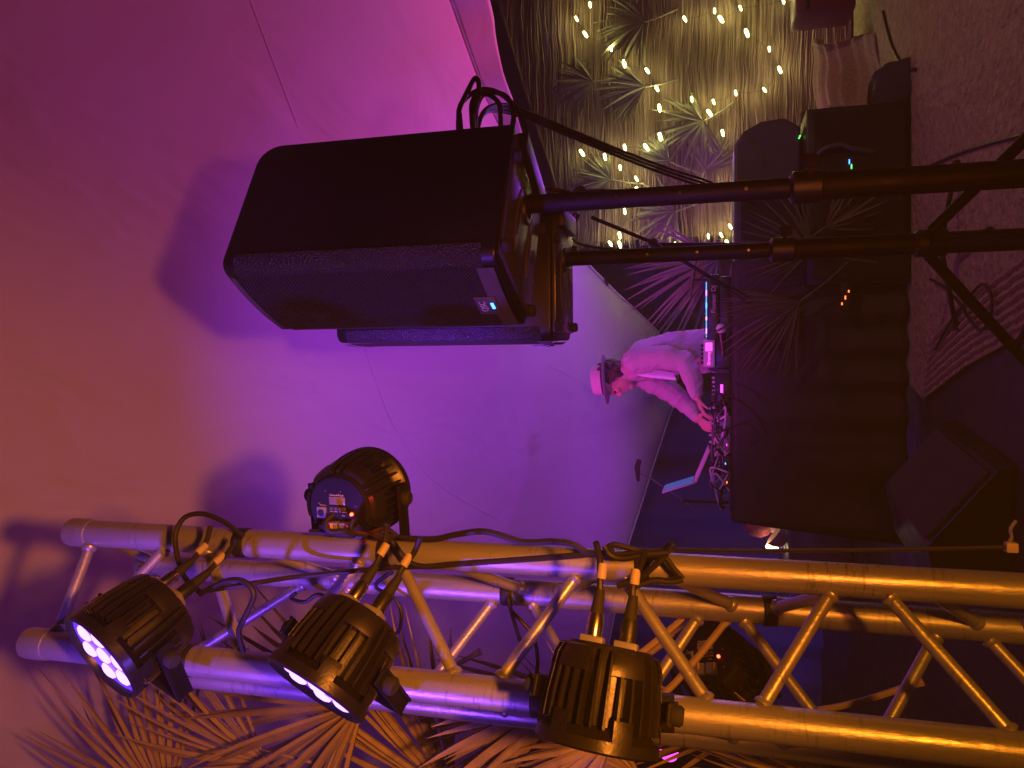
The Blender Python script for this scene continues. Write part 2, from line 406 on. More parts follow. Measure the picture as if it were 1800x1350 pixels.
# ------------------------------------------------------------------ rugs
def rug(name, poly, label, m, th=.012, z0=.002, rib=None):
    t = thing(name, label, 'rug', Vector((sum(p[0] for p in poly) / len(poly), sum(p[1] for p in poly) / len(poly), 0)))
    MB().prism(poly, z0, z0 + th).obj('pile', m, t, 0, True)
    return t
rg = rug('woven_rug', [(-.07, 3.83), (.07, 3.25), (.24, 2.2), (.6, .9), (4.4, .9), (4.4, 5.45), (1.2, 5.5), (.62, 4.6), (.3, 4.4), (.0, 4.05)],
         'large brown woven rug on the stage under the speaker stands', 'rug')
# thick ribs woven along the rug's left border
for k in range(7):
    off = .02 + k * .034
    pts = [(-.05 + off, 3.78 - .01 * k, .014), (.08 + off, 3.25, .015), (.16 + off, 2.75, .014), (.25 + off, 2.2, .014)]
    MB().tube([Vector(p) + Vector((.003 * math.sin(i * 1.9 + k), 0, 0)) for i, p in enumerate(smoothpath(pts, 14))], .012, 6).obj('rib', 'rugrib', rg, world=True)
# folded rug end thrown over the stage step by the reed wall
fr = thing('folded_rug', 'thick ribbed rug end folded up against the reed wall', 'rug', onz(1530, 120, 0))
c0, c1 = onz(1545, 60, 0), onz(1560, 185, 0)
def fold(u, v):
    p = c0.lerp(c1, u); a = v * 1.35 * math.pi
    prof = [(0, 0), (.10, .02), (.20, .09), (.26, .19), (.36, .27), (.52, .29), (.60, .24)]
    t = v * (len(prof) - 1); i = min(int(t), len(prof) - 2); w = t - i
    y = prof[i][0] * (1 - w) + prof[i + 1][0] * w; zz = prof[i][1] * (1 - w) + prof[i + 1][1] * w
    return (p.x + y * .35 + .02 * math.sin(v * 9 + u * 3), p.y + y * .9, .016 + zz + .010 * math.sin(v * 46) + .01 * math.sin(u * 7 + v * 4))
o = MB().grid(fold, 24, 70).obj('pile', 'rugrib', fr, 0, True); o.data.polygons.foreach_set('use_smooth', [True] * len(o.data.polygons))
o.modifiers.new('thick', 'SOLIDIFY').thickness = .022

# ================================================================== LIGHTING TRUSS
CH = {'r': Vector((-.285, 1.164, 0)), 'l': Vector((-.462, 1.061, 0)), 'c': Vector((-.389, 1.341, 0)), 'd': Vector((-.566, 1.238, 0))}
truss = thing('lighting_truss', 'upright aluminium box truss of four tubes with zigzag braces', 'truss', (-.425, 1.2, 0))
ZT = {'r': 2.175, 'l': 2.165, 'c': 2.17, 'd': 2.16}
for k, p in CH.items():
    MB().tube([p + Vector((0, 0, .03)), p + Vector((0, 0, ZT[k]))], .0245, 28).obj('chord', 'alu', truss, world=True)
    MB().lathe([(.019, 0), (.0262, .002), (.0270, .010), (.0270, .045), (.0255, .050)], 28, Matrix.Translation(p + Vector((0, 0, ZT[k] - .046)))).obj('end_sleeve', 'alu', truss, world=True)
MB().box((-.425, 1.2, .016), (.42, .42, .028), bev=.003).obj('base_plate', 'alu', truss, world=True)
def brace(a, za, b, zb, r=.0098):
    p, q = CH[a] + Vector((0, 0, za)), CH[b] + Vector((0, 0, zb)); d = (q - p).normalized()
    p, q = p + d * .018, q - d * .018
    o = MB().tube([p, q], r, 14).obj('brace', 'alu', truss, world=True)
    for e, s_ in ((p, 1), (q, -1)):   # weld beads where the brace meets the tube
        MB().lathe([(r, 0), (r + .004, .003), (r + .003, .008), (r, .011)], 12, Matrix.Translation(e + d * s_ * .006) @ frame(d * s_)).obj('weld', 'alu', o, world=True)
    return o
def zig(a, b, za0, zb0, per=.373, n=6):
    for k in range(n):
        za, zb = za0 - per * k, zb0 - per * k
        if zb > .08: brace(a, za - .024, b, zb + .022)
        if zb - per > -.3 and za - .4 > .05: brace(b, zb - .022, a, za - per + .024)
zig('r', 'l', 1.905, 1.705)
zig('c', 'd', 1.720, 1.52)
zig('r', 'c', 1.85, 1.665)
zig('l', 'd', 1.85, 1.665)
for a, b in (('r', 'l'), ('c', 'd'), ('r', 'c'), ('l', 'd')): brace(a, 2.125, b, 2.115)
brace('r', 1.945, 'l', 2.075); brace('c', 1.76, 'd', 2.03)

# tape bands round the tubes
def band(chord, z, h, m='tape', label=None):
    p = CH[chord] + Vector((0, 0, z))
    return MB().lathe([(.0248, -h / 2), (.0262, -h / 2 + .002), (.0262, h / 2 - .002), (.0248, h / 2)], 24, Matrix.Translation(p) @ Matrix.Rotation(R(6), 4, 'X'), cap=False).obj('tape_band', m, truss, world=True)
def zat(x, Y): return at(x, 1000, Y).z
for x, c_ in ((428, 'r'), (680, 'r'), (1128, 'r'), (893, 'c'), (1352, 'c'), (1170, 'l'), (330, 'l'), (948, 'l')):
    band(c_, zat(x, CH[c_].y), .024)

# ------------------------------------------------------------------ LED par lamps
def par_lamp(label, ctr, ax, xh, ysign, lit=True, yoke=.10, panel=False, cat='stage light'):
    ax = Vector(ax).normalized(); xh = Vector(xh) - Vector(ctr); xh.z = 0; xh = (xh - ax * xh.dot(ax)).normalized(); ysign = 1
    T = Matrix.Translation(Vector(ctr)) @ frame(ax, xh.cross(ax)) @ Matrix.Translation((0, 0, .055))
    t = thing('par_lamp', label, cat, T, 'black LED par lamps clamped to the truss')
    MB().lathe([(.0, -.116), (.054, -.116), (.057, -.110), (.058, -.07), (.058, -.022), (.064, -.020), (.071, -.013), (.0785, -.009), (.0790, .004), (.0745, .007), (.0720, .001), (.0715, -.006)], 48).obj('housing', 'cast', t)
    fin = MB().prism([(.058, -.020), (.0765, -.020), (.0755, -.050), (.0700, -.098), (.0640, -.110), (.056, -.110)], -.0016, .0016, Matrix.Rotation(R(90), 4, 'X'))
    f0 = None
    for k in range(30):
        a = 2 * math.pi * (k + .5) / 30
        if f0 is None:
            f0 = fin.obj('fin', 'cast', t, 30); f0.matrix_basis = Matrix.Rotation(a, 4, 'Z')
        else: inst(f0, t, Matrix.Rotation(a, 4, 'Z'))
    for k in range(6):      # smooth casing blocks between the fin groups
        a = 2 * math.pi * k / 6
        MB().lathe([(.058, -.112), (.0655, -.110), (.0705, -.098), (.0725, -.086), (.0725, -.082), (.056, -.080)], 8, None, a - .30, a + .30).obj('casing_block', 'cast', t)
        MB().lathe([(.060, -.036), (.0768, -.033), (.0785, -.022), (.0785, -.008), (.060, -.008)], 8, None, a - .16, a + .16).obj('rim_block', 'cast', t)
    ln = MB().lathe([(.0, -.003), (.071, -.003)], 40, cap=False).obj('lens', 'lens_glow' if lit else 'black', t)
    e0 = None
    for k in range(7):
        rr, a = (0, 0) if k == 0 else (.044, 2 * math.pi * k / 6 + .3)
        Tm = Matrix.Translation((rr * math.cos(a), rr * math.sin(a), -.002))
        if e0 is None:
            e0 = MB().lathe([(.0150, 0), (.0135, .0030), (.008, .0052), (0, .0060)], 18).obj('led_lens', 'lens_hot' if lit else 'black', t); e0.matrix_basis = Tm
        else: inst(e0, t, Tm)
    # yoke: two arms, a cross bar and a clamp
    for sx in (-1, 1):
        mb = MB(); mb.box((sx * .0855, ysign * yoke / 2, -.05), (.0045, yoke + .05, .026), bev=.001)
        mb.box((sx * .0888, ysign * yoke / 2, -.05 + .011), (.0035, yoke + .05, .0045)); mb.box((sx * .0888, ysign * yoke / 2, -.05 - .011), (.0035, yoke + .05, .0045))
        ar = mb.obj('yoke_arm', 'black_metal', t)
        MB().lathe([(.0, -.004), (.011, -.004), (.013, 0), (.013, .010), (.010, .014), (0, .014)], 10, Matrix.Translation((sx * .089, 0, -.05)) @ Matrix.Rotation(sx * R(90), 4, 'Y')).obj('knob', 'rubber', ar)
    MB().box((0, ysign * (yoke + .024), -.05), (.176, .0045, .026), bev=.001).obj('yoke_bar', 'black_metal', t)
    # rear connectors
    for k, (px, py) in enumerate(() if panel else ((-.024, -.026), (.020, -.026))):
        MB().box((px, py, -.119), (.030, .028, .010), bev=.002).obj('socket', 'bluegrey', t)
    if not panel: MB().box((.026, .012, -.118), (.024, .026, .008), bev=.002).obj('power_socket', 'bluegrey', t)
    if panel:
        MB().lathe([(0, -.1185), (.052, -.1185), (.053, -.116)], 40).obj('rear_panel', 'black_satin', t)
    return t, T
def cable(name, pts, r, label, group=None, m='cable', k=8, n=7):
    o = MB().tube(smoothpath(pts, k), r, n).obj(name, m); return tag(o, label, 'cable', group)

def axis_from(P, dx, dy, c):
    d = (Vector(P) - EYE).normalized(); r_ = d.cross(Vector((0, 0, 1))).normalized(); u_ = r_.cross(d)
    q = (r_ * -dy + u_ * -dx).normalized(); return q * math.sqrt(1 - c * c) - d * c
def lamp_area(T, power, col=VIOLET):
    l = bpy.data.lights.new('par_glow', 'SPOT'); l.spot_size = R(172); l.spot_blend = 1; l.shadow_soft_size = .006; l.color = col; l.energy = power
    o = bpy.data.objects.new('par_glow', l); COL.objects.link(o)
    o.matrix_basis = T @ Matrix.Translation((0, 0, .012)) @ Matrix.Rotation(R(180), 4, 'X')
    return o
GV = (.20, .06, 1)
p1 = at(238, 1108, .965); t1, T1 = par_lamp('topmost lit par lamp on the truss, violet lens tilted upward', p1, axis_from(p1, -100, 118, .24), CH['l'], 1, True, .07)
p2 = at(598, 1148, .96);  t2, T2 = par_lamp('middle lit par lamp on the truss, violet lens seen edge on', p2, axis_from(p2, -85, 170, .15), CH['l'], 1, True, .07)
p3 = at(1060, 1222, .955); t3, T3 = par_lamp('lowest of the three front par lamps, amber lit fins and lens turned away', p3, axis_from(p3, -20, 200, -.04), CH['l'], 1, True, .07)
p4 = at(626, 874, 1.20);  t4, T4 = par_lamp('par lamp standing out right of the truss, control panel toward the viewer', p4, axis_from(p4, 70, -45, -.84), CH['r'], -1, True, .065, True)
p5 = at(1262, 1172, 1.46); t5, T5 = par_lamp('shadowed par lamp behind the truss with a red and green light', p5, axis_from(p5, 30, 30, -.86), CH['d'], -1, False, .06, True)
lamp_area(T1, 10, GV); lamp_area(T2, 10, GV); lamp_area(T3, 10, GV)
spot('par_beam', T4 @ Vector((0, 0, .02)), (.25, 4.3, 2.25), (.25, .035, 1), 150, 78, 1, .05)

# control panel of the lamp that faces the viewer (local x is up, local -z faces the viewer)
def panel_details(t, led2=None):
    B = Matrix(((0, 1, 0, 0), (1, 0, 0, 0), (0, 0, -1, -.1190), (0, 0, 0, 1)))
    return B
def upright_panel(t, T, led='led_red'):
    # basis on the rear panel: e_u points up in the world, e_r to the viewer's right
    inv = T.inverted().to_3x3(); upw = inv @ Vector((0, 0, 1)); upw.z = 0; upw.normalize()
    nrm = Vector((0, 0, -1)); rgt = upw.cross(nrm)
    B = Matrix(((rgt.x, upw.x, 0, 0), (rgt.y, upw.y, 0, 0), (0, 0, -1, -.1187), (0, 0, 0, 1)))
    # NB: the photo's lamp hangs sideways, so its own "up" is the world's right
    B = B @ Matrix.Rotation(R(-90), 4, 'Z')
    def bx(n, c, d, m, bev=.0006): return MB().box((c[0], c[1], c[2]), d, B, bev).obj(n, m, t)
    bx('display', (0.000, .012, .0008), (.030, .014, .002), 'display')
    for k in range(4): MB().lathe([(0, 0), (.0036, 0), (.0034, .002), (0, .0024)], 14, B @ Matrix.Translation((-.012 + k * .008, -.002, 0))).obj('button', 'trim', t)
    bx('power_inlet', (-.030, -.009, .002), (.017, .019, .005), 'bluegrey')
    MB().lathe([(.0035, 0), (.006, 0), (.006, .0015), (.0035, .0015)], 18, B @ Matrix.Translation((-.030, -.009, .0045))).obj('inlet_ring', 'black', t)
    bx('connector', (-.008, -.034, .004), (.018, .020, .012), 'bluegrey'); bx('connector', (.014, -.034, .004), (.018, .020, .012), 'bluegrey')
    MB().box((-.008, -.030, .0115), (.0035, .012, .003), B).obj('latch', 'yellow', t); MB().box((.022, -.032, .0115), (.0035, .012, .003), B).obj('latch', 'yellow', t)
    for q in ((-.022, .028), (.006, .028), (-.035, .006), (.036, -.030), (.034, .004)):
        MB().lathe([(0, .0014), (.0018, .0014), (.0022, 0)], 10, B @ Matrix.Translation((q[0], q[1], 0))).obj('screw', 'chrome', t)
    MB().lathe([(0, .004), (.0024, .003), (.0028, 0)], 12, B @ Matrix.Translation((.026, -.010, 0))).obj('indicator', led, t)
    text_mesh('lettering', 'Control Panel', .0046, 'print', t, B @ Matrix.Translation((-.001, .0215, .0002)))
    for k, w in enumerate(('MENU', 'MODE', 'UP', 'DOWN')):
        text_mesh('lettering', w, .0022, 'print', t, B @ Matrix.Translation((-.012 + k * .008, -.0075, .0002)))
    text_mesh('lettering', 'PowerCon', .0028, 'print', t, B @ Matrix.Translation((-.028, .003, .0002)))
    text_mesh('lettering', 'Fuse', .0028, 'print', t, B @ Matrix.Translation((.010, -.0135, .0002)))
upright_panel(t4, T4)
upright_panel(t5, T5)
for T in (T4,):
    l = bpy.data.lights.new('indicator_glow', 'POINT'); l.color = (1, .05, .03); l.energy = .05; l.shadow_soft_size = .004
    o = bpy.data.objects.new('indicator_glow', l); COL.objects.link(o); o.location = at(632, 890, 1.10)

# plugs and leads at the rear of the three front lamps
def leads(T, ang, lead_pts, tone, label):
    for k, (lx, ly) in enumerate(((-.024, -.024), (.020, -.024))):
        Tm = T @ Matrix.Translation((lx, ly, -.121)) @ Matrix.Rotation(R(180), 4, 'X')
        pl = thing('cable_plug', label[k], 'plug', Tm, 'plugs at the backs of the par lamps')
        MB().lathe([(.0105, 0), (.0110, .004), (.0110, .026), (.0085, .032), (.0065, .046), (0, .046)], 16).obj('shell', 'chrome' if k else 'black', pl)
        MB().lathe([(.0085, .030), (.0088, .034), (.0060, .062), (0, .062)], 14).obj('boot', 'rubber', pl)
        MB().tube(smoothpath([(0, 0, .055), (.002, .002, .075), (.010 * (k - .5), .012, .10), (.02 * (k - .5), .030, .118)], 6), .0045, 8).obj('lead', 'cable', pl)
        MB().lathe([(.0062, .076), (.0066, .078), (.0062, .094), (.0056, .096)], 12, Matrix.Rotation(R(-6), 4, 'X')).obj('marker_tape', 'white_tape', pl)
leads(T1, 0, None, 0, ('black plug in the back of the topmost par lamp', 'metal plug in the back of the topmost par lamp'))
leads(T2, 0, None, 0, ('black plug in the back of the middle par lamp', 'metal plug in the back of the middle par lamp'))
leads(T3, 0, None, 0, ('black plug in the back of the lowest front par lamp', 'metal plug in the back of the lowest front par lamp'))

# cables on the truss
Yr = 1.13
cable('looped_cable', [at(350, 1040, 1.05), at(322, 1010, 1.08), at(308, 950, 1.10), at(322, 912, 1.11), at(355, 903, 1.12), at(395, 918, Yr), at(428, 944, 1.135)], .0045, 'thin cable looping over the truss tube above the topmost par lamp')
cable('drooping_cable', [at(352, 1044, 1.03), at(395, 1022, 1.02), at(428, 1022, 1.02), at(446, 1045, 1.02), at(430, 1085, 1.02), at(420, 1110, 1.03), at(428, 1145, 1.05)], .0046, 'cable drooping between the topmost and middle par lamps')
cable('strung_cable', [at(355, 1040, 1.04), at(440, 1026, 1.05), at(520, 1014, 1.10), at(600, 1006, 1.12), at(690, 998, 1.125), at(755, 996, 1.13)], .0042, 'slack cable running along the truss from the topmost par lamp')
cable('wavy_cable', [at(545, 935, 1.125), at(640, 938, 1.125), at(700, 945, 1.13), at(760, 948, 1.13), at(800, 940, 1.13), at(845, 934, 1.13), at(880, 941, 1.13), at(920, 953, 1.13), at(970, 952, 1.13), at(1005, 956, 1.13), at(1035, 972, 1.13), at(1080, 972, 1.13)], .0052, 'wavy black cable lying along the side of the truss tube')
cable('second_wavy_cable', [at(690, 952, 1.122), at(715, 985, 1.12), at(745, 996, 1.12), at(800, 992, 1.125), at(900, 985, 1.13), at(1000, 978, 1.13), at(1080, 970, 1.13)], .0048, 'cable strapped flat along the front truss tube')
for i, pts in enumerate(([(1066, 966), (1078, 958), (1100, 962), (1125, 968), (1160, 968), (1185, 952)], [(1070, 975), (1095, 975), (1130, 972), (1165, 978), (1184, 1000), (1200, 1018)],
                         [(1200, 1018), (1180, 1022), (1150, 1020), (1118, 1030), (1102, 1042)], [(1085, 1030), (1120, 1018), (1150, 995), (1175, 968), (1182, 955)], [(1062, 960), (1072, 975), (1095, 982), (1140, 975), (1175, 972)])):
    cable('bundled_cable', [at(x, y, 1.118 - .004 * i) for x, y in pts], .0048, ['top loop', 'outer loop', 'front tail', 'crossing strand', 'inner strand'][i] + ' of the cable bundle taped to the lower truss tube', 'cable bundle taped to the truss')
for i, pts in enumerate(([(690, 1005), (660, 1030), (690, 1050), (705, 1075), (700, 1110), (680, 1120), (700, 1150)], [(520, 1042), (512, 1052), (535, 1058), (560, 1045), (590, 1060)], [(893, 1050), (900, 1080), (915, 1130), (920, 1155)], [(900, 1075), (935, 1115), (945, 1160), (940, 1200)])):
    cable('dangling_cable', [at(x, y, (1.30, 1.12, 1.31, 1.30)[i]) for x, y in pts], .0036, ['kinked thin cable hanging inside the truss beside the middle par lamp', 'small cable loop left of the middle par lamp plugs', 'straight cable tail hanging from the taped rear tube', 'curved cable tail hanging from the taped rear tube'][i])
# lead of the side lamp
cable('lamp_lead', [at(585, 905, 1.115), at(572, 918, 1.10), at(580, 934, 1.10), at(610, 934, 1.11), at(650, 942, 1.12), at(690, 950, 1.125)], .005, 'short lead looping under the side par lamp')
cable('lamp_data_lead', [at(622, 912, 1.11), at(618, 930, 1.11), at(640, 940, 1.12), at(676, 930, 1.13), at(700, 945, 1.13)], .0045, 'second lead beneath the side par lamp')
# hanging cable with a taped end
hc = thing('hanging_cable', 'thin cable hanging straight down beside the truss with an amber lit plug', 'cable', at(1785, 962, 1.09))
MB().tube(smoothpath([at(1184, 966, 1.10), at(1300, 968, 1.09), at(1500, 967, 1.09), at(1680, 964, 1.09), at(1766, 962, 1.09)], 6), .0028, 7).obj('cord', 'cable', hc, world=True)
a_, b_ = at(1766, 962, 1.09), at(1788, 962, 1.09)
MB().box((0, 0, 0), (.013, .013, (a_ - b_).length), Matrix.Translation((a_ + b_) / 2), .002).obj('plug', 'white_tape', hc, world=True)
MB().tube(smoothpath([at(1772, 955, 1.09), at(1778, 945, 1.09), at(1776, 930, 1.10), at(1786, 915, 1.10)], 5), .0022, 6).obj('curl', 'bluegrey', hc, world=True)

# ================================================================== LOUDSPEAKERS
SW, SD, SH = .285, .345, .602
def speaker(label, loc, yaw, lit=True):
    T = Matrix.Translation(Vector(loc)) @ Matrix.Rotation(yaw, 4, 'Z')
    t = thing('loudspeaker', label, 'loudspeaker', T, 'loudspeakers on stands')
    bm = bmesh.new(); bmesh.ops.create_cube(bm, size=1)
    for v in bm.verts: v.co = Vector((v.co.x * SW, v.co.y * SD, v.co.z * SH + SH / 2))
    for v in bm.verts:                       # cabinet narrows a little to the rear
        if v.co.y > 0: v.co.x *= .90
    def edges(fn): return [e for e in bm.edges if fn(e.verts[0].co, e.verts[1].co)]
    bmesh.ops.bevel(bm, geom=edges(lambda a, b: a.y < 0 and b.y < 0 and abs(a.x - b.x) < .01), offset=.030, segments=5, affect='EDGES', profile=.5)
    bmesh.ops.bevel(bm, geom=edges(lambda a, b: a.y > .1 and b.y > .1 and a.z > .5 and b.z > .5 and abs(a.x - b.x) > .1), offset=.055, segments=6, affect='EDGES', profile=.5)
    bmesh.ops.bevel(bm, geom=[e for e in bm.edges if e.is_manifold and e.calc_face_angle(0) > R(50)], offset=.007, segments=3, affect='EDGES', profile=.5)
    me = bpy.data.meshes.new('cabinet'); bm.to_mesh(me); bm.free(); me.materials.append(MT['black_satin'])
    me.polygons.foreach_set('use_smooth', [True] * len(me.polygons)); me.set_sharp_from_angle(angle=R(35))
    o = bpy.data.objects.new('cabinet', me); COL.objects.link(o); o.parent = t
    # pebbled corner strips
    for sx in (-1, 1):
        cx, cy = sx * (SW / 2 - .030), -SD / 2 + .030
        a0 = R(-90) if sx > 0 else R(180)
        MB().lathe([(.0306, .030), (.0318, .034), (.0318, .570), (.0306, .574)], 8, Matrix.Translation((cx, cy, 0)), a0 - .12, a0 + R(90) + .12).obj('corner_strip', 'edge', t)
    # bowed grille with trim bars
    def gr(u, v): x = (-.5 + u) * (SW - .062); return (x, -SD / 2 - .002 - .008 * (1 - (2 * u - 1) ** 2), .045 + v * .535)
    MB().grid(gr, 16, 4).obj('grille', 'grille', t)
    def tr(z0, z1):
        def f(u, v): x = (-.5 + u) * (SW - .060); return (x, -SD / 2 - .004 - .008 * (1 - (2 * u - 1) ** 2), z0 + v * (z1 - z0))
        return f
    MB().grid(tr(.008, .044), 16, 1).obj('trim_bar', 'trim', t); MB().grid(tr(.581, .594), 16, 1).obj('trim_bar', 'trim', t)
    # badge
    bT = Matrix.Translation((-.012, -SD / 2 - .014, .052)) @ Matrix.Rotation(R(90), 4, 'X')
    bd_ = MB().box((0, 0, 0), (.066, .046, .004), bT, .0012).obj('badge', 'trim', t)
    text_mesh('lettering', 'QSC', .020, 'print', t, Matrix.Translation((-.012, -SD / 2 - .0165, .060)) @ Matrix.Rotation(R(90), 4, 'X'))
    MB().box((-.010, -SD / 2 - .0165, .040), (.022, .002, .0065), bev=.0008).obj('power_light', 'led_blue' if lit else 'trim', t)
    MB().box((-.118, -SD / 2 - .0105, .025), (.012, .002, .006), bev=.0008).obj('power_light', 'trim', t)
    # underside
    MB().box((0, -.005, -.004), (SW - .03, SD - .05, .012), bev=.004).obj('base_panel', 'panel', t)
    MB().lathe([(.021, -.016), (.030, -.016), (.034, -.010), (.034, 0), (.021, 0)], 28, Matrix.Translation((0, .045, 0)), cap=False).obj('pole_socket', 'black', t)
    for sx in (-1, 1):
        hp = MB().prism([(.006, -.075), (.018, -.045), (.022, 0), (.018, .050), (.006, .080), (-.004, .05), (-.006, 0), (-.004, -.05)], -.0125, -.009, Matrix.Translation((sx * .052 - .006, -.02, 0))).obj('handle_rim', 'trim', t)
        MB().prism([(.008, -.040), (.014, 0), (.008, .045), (.001, 0)], -.0138, -.0127, Matrix.Translation((sx * .052 - .004, -.02, 0))).obj('handle_slot', 'rubber', t)
    MB().box((0, .145, -.012), (SW * .72, .05, .026), bev=.004).obj('rear_bracket', 'black', t)
    f0 = None
    for sx in (-1, 1):
        for y in (-.135, .085):
            Tm = Matrix.Translation((sx * .125, y, -.010))
            if f0 is None: f0 = MB().lathe([(0, -.012), (.010, -.012), (.013, -.009), (.014, 0)], 14).obj('foot', 'rubber', t); f0.matrix_basis = Tm
            else: inst(f0, t, Tm)
    # amplifier plate on the back
    MB().box((0, SD / 2 + .002, .26), (SW * .62, .010, .36), bev=.003).obj('amplifier_plate', 'black_metal', t)
    return t, T
Y1 = math.atan2(-.909, .418)
c1 = Vector((.241, 1.347, 0)) + Vector((.909, .418, 0)) * SD / 2 + Vector((-.418, .909, 0)) * SW / 2
s1, TS1 = speaker('large black loudspeaker nearest the viewer, ribbed grille and blue power light', (c1.x, c1.y, 1.386), Y1)
c2 = Vector((.112, 1.84, 0)) + Vector((.998, -.05, 0)) * SD / 2 + Vector((.05, .998, 0)) * SW / 2
s2, TS2 = speaker('black loudspeaker mostly hidden behind the nearest one', (c2.x, c2.y, 1.376), math.atan2(-.998, -.05), False)

def stand(label, x, y, ztop, zhub, angs, rlow=.0265):
    t = thing('speaker_stand', label, 'speaker stand', (x, y, 0), 'tripod speaker stands')
    MB().tube([(0, 0, zhub + .25), (0, 0, ztop)], .0200, 20).obj('pole', 'black_metal', t)
    MB().tube([(0, 0, .12), (0, 0, .80)], rlow, 20).obj('lower_tube', 'black_metal', t)
    MB().lathe([(.026, 0), (.032, .004), (.032, .055), (.022, .062)], 20, Matrix.Translation((0, 0, .775))).obj('collar', 'black', t)
    MB().lathe([(0, 0), (.006, 0), (.006, .02), (.016, .022), (.016, .036), (0, .038)], 12, Matrix.Translation((.02, -.02, .80)) @ frame((1, -1, 0))).obj('knob', 'rubber', t)
    MB().lathe([(.024, -.04), (.034, -.035), (.034, .03), (.024, .04)], 20, Matrix.Translation((0, 0, zhub))).obj('hub', 'black', t)
    MB().lathe([(.024, -.025), (.031, -.02), (.031, .02), (.024, .025)], 20, Matrix.Translation((0, 0, .16))).obj('lower_hub', 'black', t)
    for z in [zhub + .3 + .13 * k for k in range(int((ztop - zhub - .35) / .13))]:
        MB().lathe([(.0035, 0), (.004, .0012), (0, .0014)], 10, Matrix.Translation((0, -.0201, z)) @ frame((0, -1, 0)), cap=False).obj('pin_hole', 'chrome', t)
    for a in angs:
        d = Vector((math.cos(R(a)), math.sin(R(a)), 0)); p, q = d * .03 + Vector((0, 0, zhub)), d * .52 + Vector((0, 0, .025))
        lg = MB(); lg.tube([p, q], .0135, 12); lg = lg.obj('leg', 'black_metal', t)
        MB().tube([q - (q - p).normalized() * .03, q + (q - p).normalized() * .012], .018, 12).obj('rubber_foot', 'rubber', lg)
        m_ = p.lerp(q, .55); MB().tube([d * .026 + Vector((0, 0, .16)), m_], .008, 8).obj('brace', 'black_metal', t)
    return t
stand('black tripod stand under the nearest loudspeaker', .392, 1.572, 1.40, .36, (-75, 45, 165))
stand('black tripod stand under the rear loudspeaker', .349, 2.035, 1.38, .46, (-20, -100, 150))

# cables from the loudspeaker
cable('speaker_cable', [at(812, 245, 1.66), at(808, 205, 1.66), at(808, 190, 1.66), at(822, 160, 1.70), at(835, 138, 1.72), at(842, 150, 1.70), at(836, 190, 1.66), at(832, 212, 1.66), at(834, 245, 1.66)], .0065, 'thin cable arching out of the back of the nearest loudspeaker', 'cables at the back of the loudspeaker')
cable('speaker_cable', [at(834, 245, 1.67), at(830, 212, 1.67), at(832, 175, 1.68), at(860, 162, 1.72), at(890, 170, 1.74), at(903, 200, 1.72), at(898, 240, 1.70), at(905, 262, 1.68)], .0065, 'cable looping from the loudspeaker back round to its base', 'cables at the back of the loudspeaker')
cable('speaker_cable', [at(808, 245, 1.67), at(806, 214, 1.67), at(812, 180, 1.69), at(845, 158, 1.74), at(880, 165, 1.76), at(910, 195, 1.74), at(926, 235, 1.72), at(922, 280, 1.66)], .0065, 'outermost cable loop beside the loudspeaker corner', 'cables at the back of the loudspeaker')
cable('speaker_cable', [at(880, 235, 1.66), at(880, 206, 1.66), at(876, 180, 1.66), at(852, 165, 1.68), at(838, 190, 1.68), at(836, 240, 1.67)], .006, 'short inner cable loop beside the loudspeaker corner', 'cables at the back of the loudspeaker')
for k in range(3):
    o_ = k * 6
    cable('trailing_cable', [at(838, 240, 1.70), at(850, 200 - o_ * .3, 1.72), at(885, 196 - o_, 1.9), at(940, 214 - o_, 2.1), at(1010, 243 - o_, 2.4), at(1100, 280 - o_, 2.8), at(1180, 310 - o_, 3.1), at(1250, 333 - o_, 3.4), at(1330, 360, 3.6)], .0055, ['lowest', 'middle', 'topmost'][k] + ' of three cables sagging from loudspeaker toward the stage boxes', 'cables sagging behind the loudspeaker')
cable('stand_cable', [at(940, 345, 1.75), at(944, 334, 1.85), at(965, 332, 1.95), at(1000, 340, 1.95), at(1020, 350, 1.85)], .006, 'cable looping from under the rear loudspeaker onto its pole')
cable('microphone_cable', [at(1010, 378, 3.05), at(1004, 400, 3.0), at(1003, 415, 3.0), at(1018, 428, 3.0), at(1060, 437, 3.1), at(1120, 442, 3.2)], .006, 'microphone cable drooping behind the loudspeaker poles')

# ================================================================== FAIRY LIGHTS
def on_wall(x, y, off=.05):
    d = ray(x, y); k = 5.5
    for _ in range(20):
        p = EYE + d * k; k += (wy(p.x) - off - p.y) / (d.y + .111 * d.x)
    return EYE + d * k
STR = [[(1037, 7), (1013, 32), (1028, 59), (1074, 84), (1097, 110), (1137, 123), (1154, 154), (1159, 188), (1160, 238), (1135, 257), (1098, 258), (1063, 274), (1022, 267)],
       [(1090, 293), (1118, 313), (1120, 333), (1098, 370), (1089, 412), (1072, 427), (1089, 428), (1187, 430)],
       [(1377, 0), (1301, 13), (1266, 32), (1256, 18), (1203, 32)],
       [(1312, 56), (1352, 85), (1370, 121), (1343, 157), (1293, 162), (1254, 178), (1246, 197), (1216, 173), (1270, 232), (1256, 327), (1283, 397), (1267, 412), (1245, 414), (1278, 426)]]
SL = ['long fairy light string curving down the reed mat from its top', 'short fairy light string on the reed mat behind the loudspeaker poles', 'fairy light string along the top corner of the reed mat', 'lowest fairy light string looping across the reed mat']
bulb_mesh = None
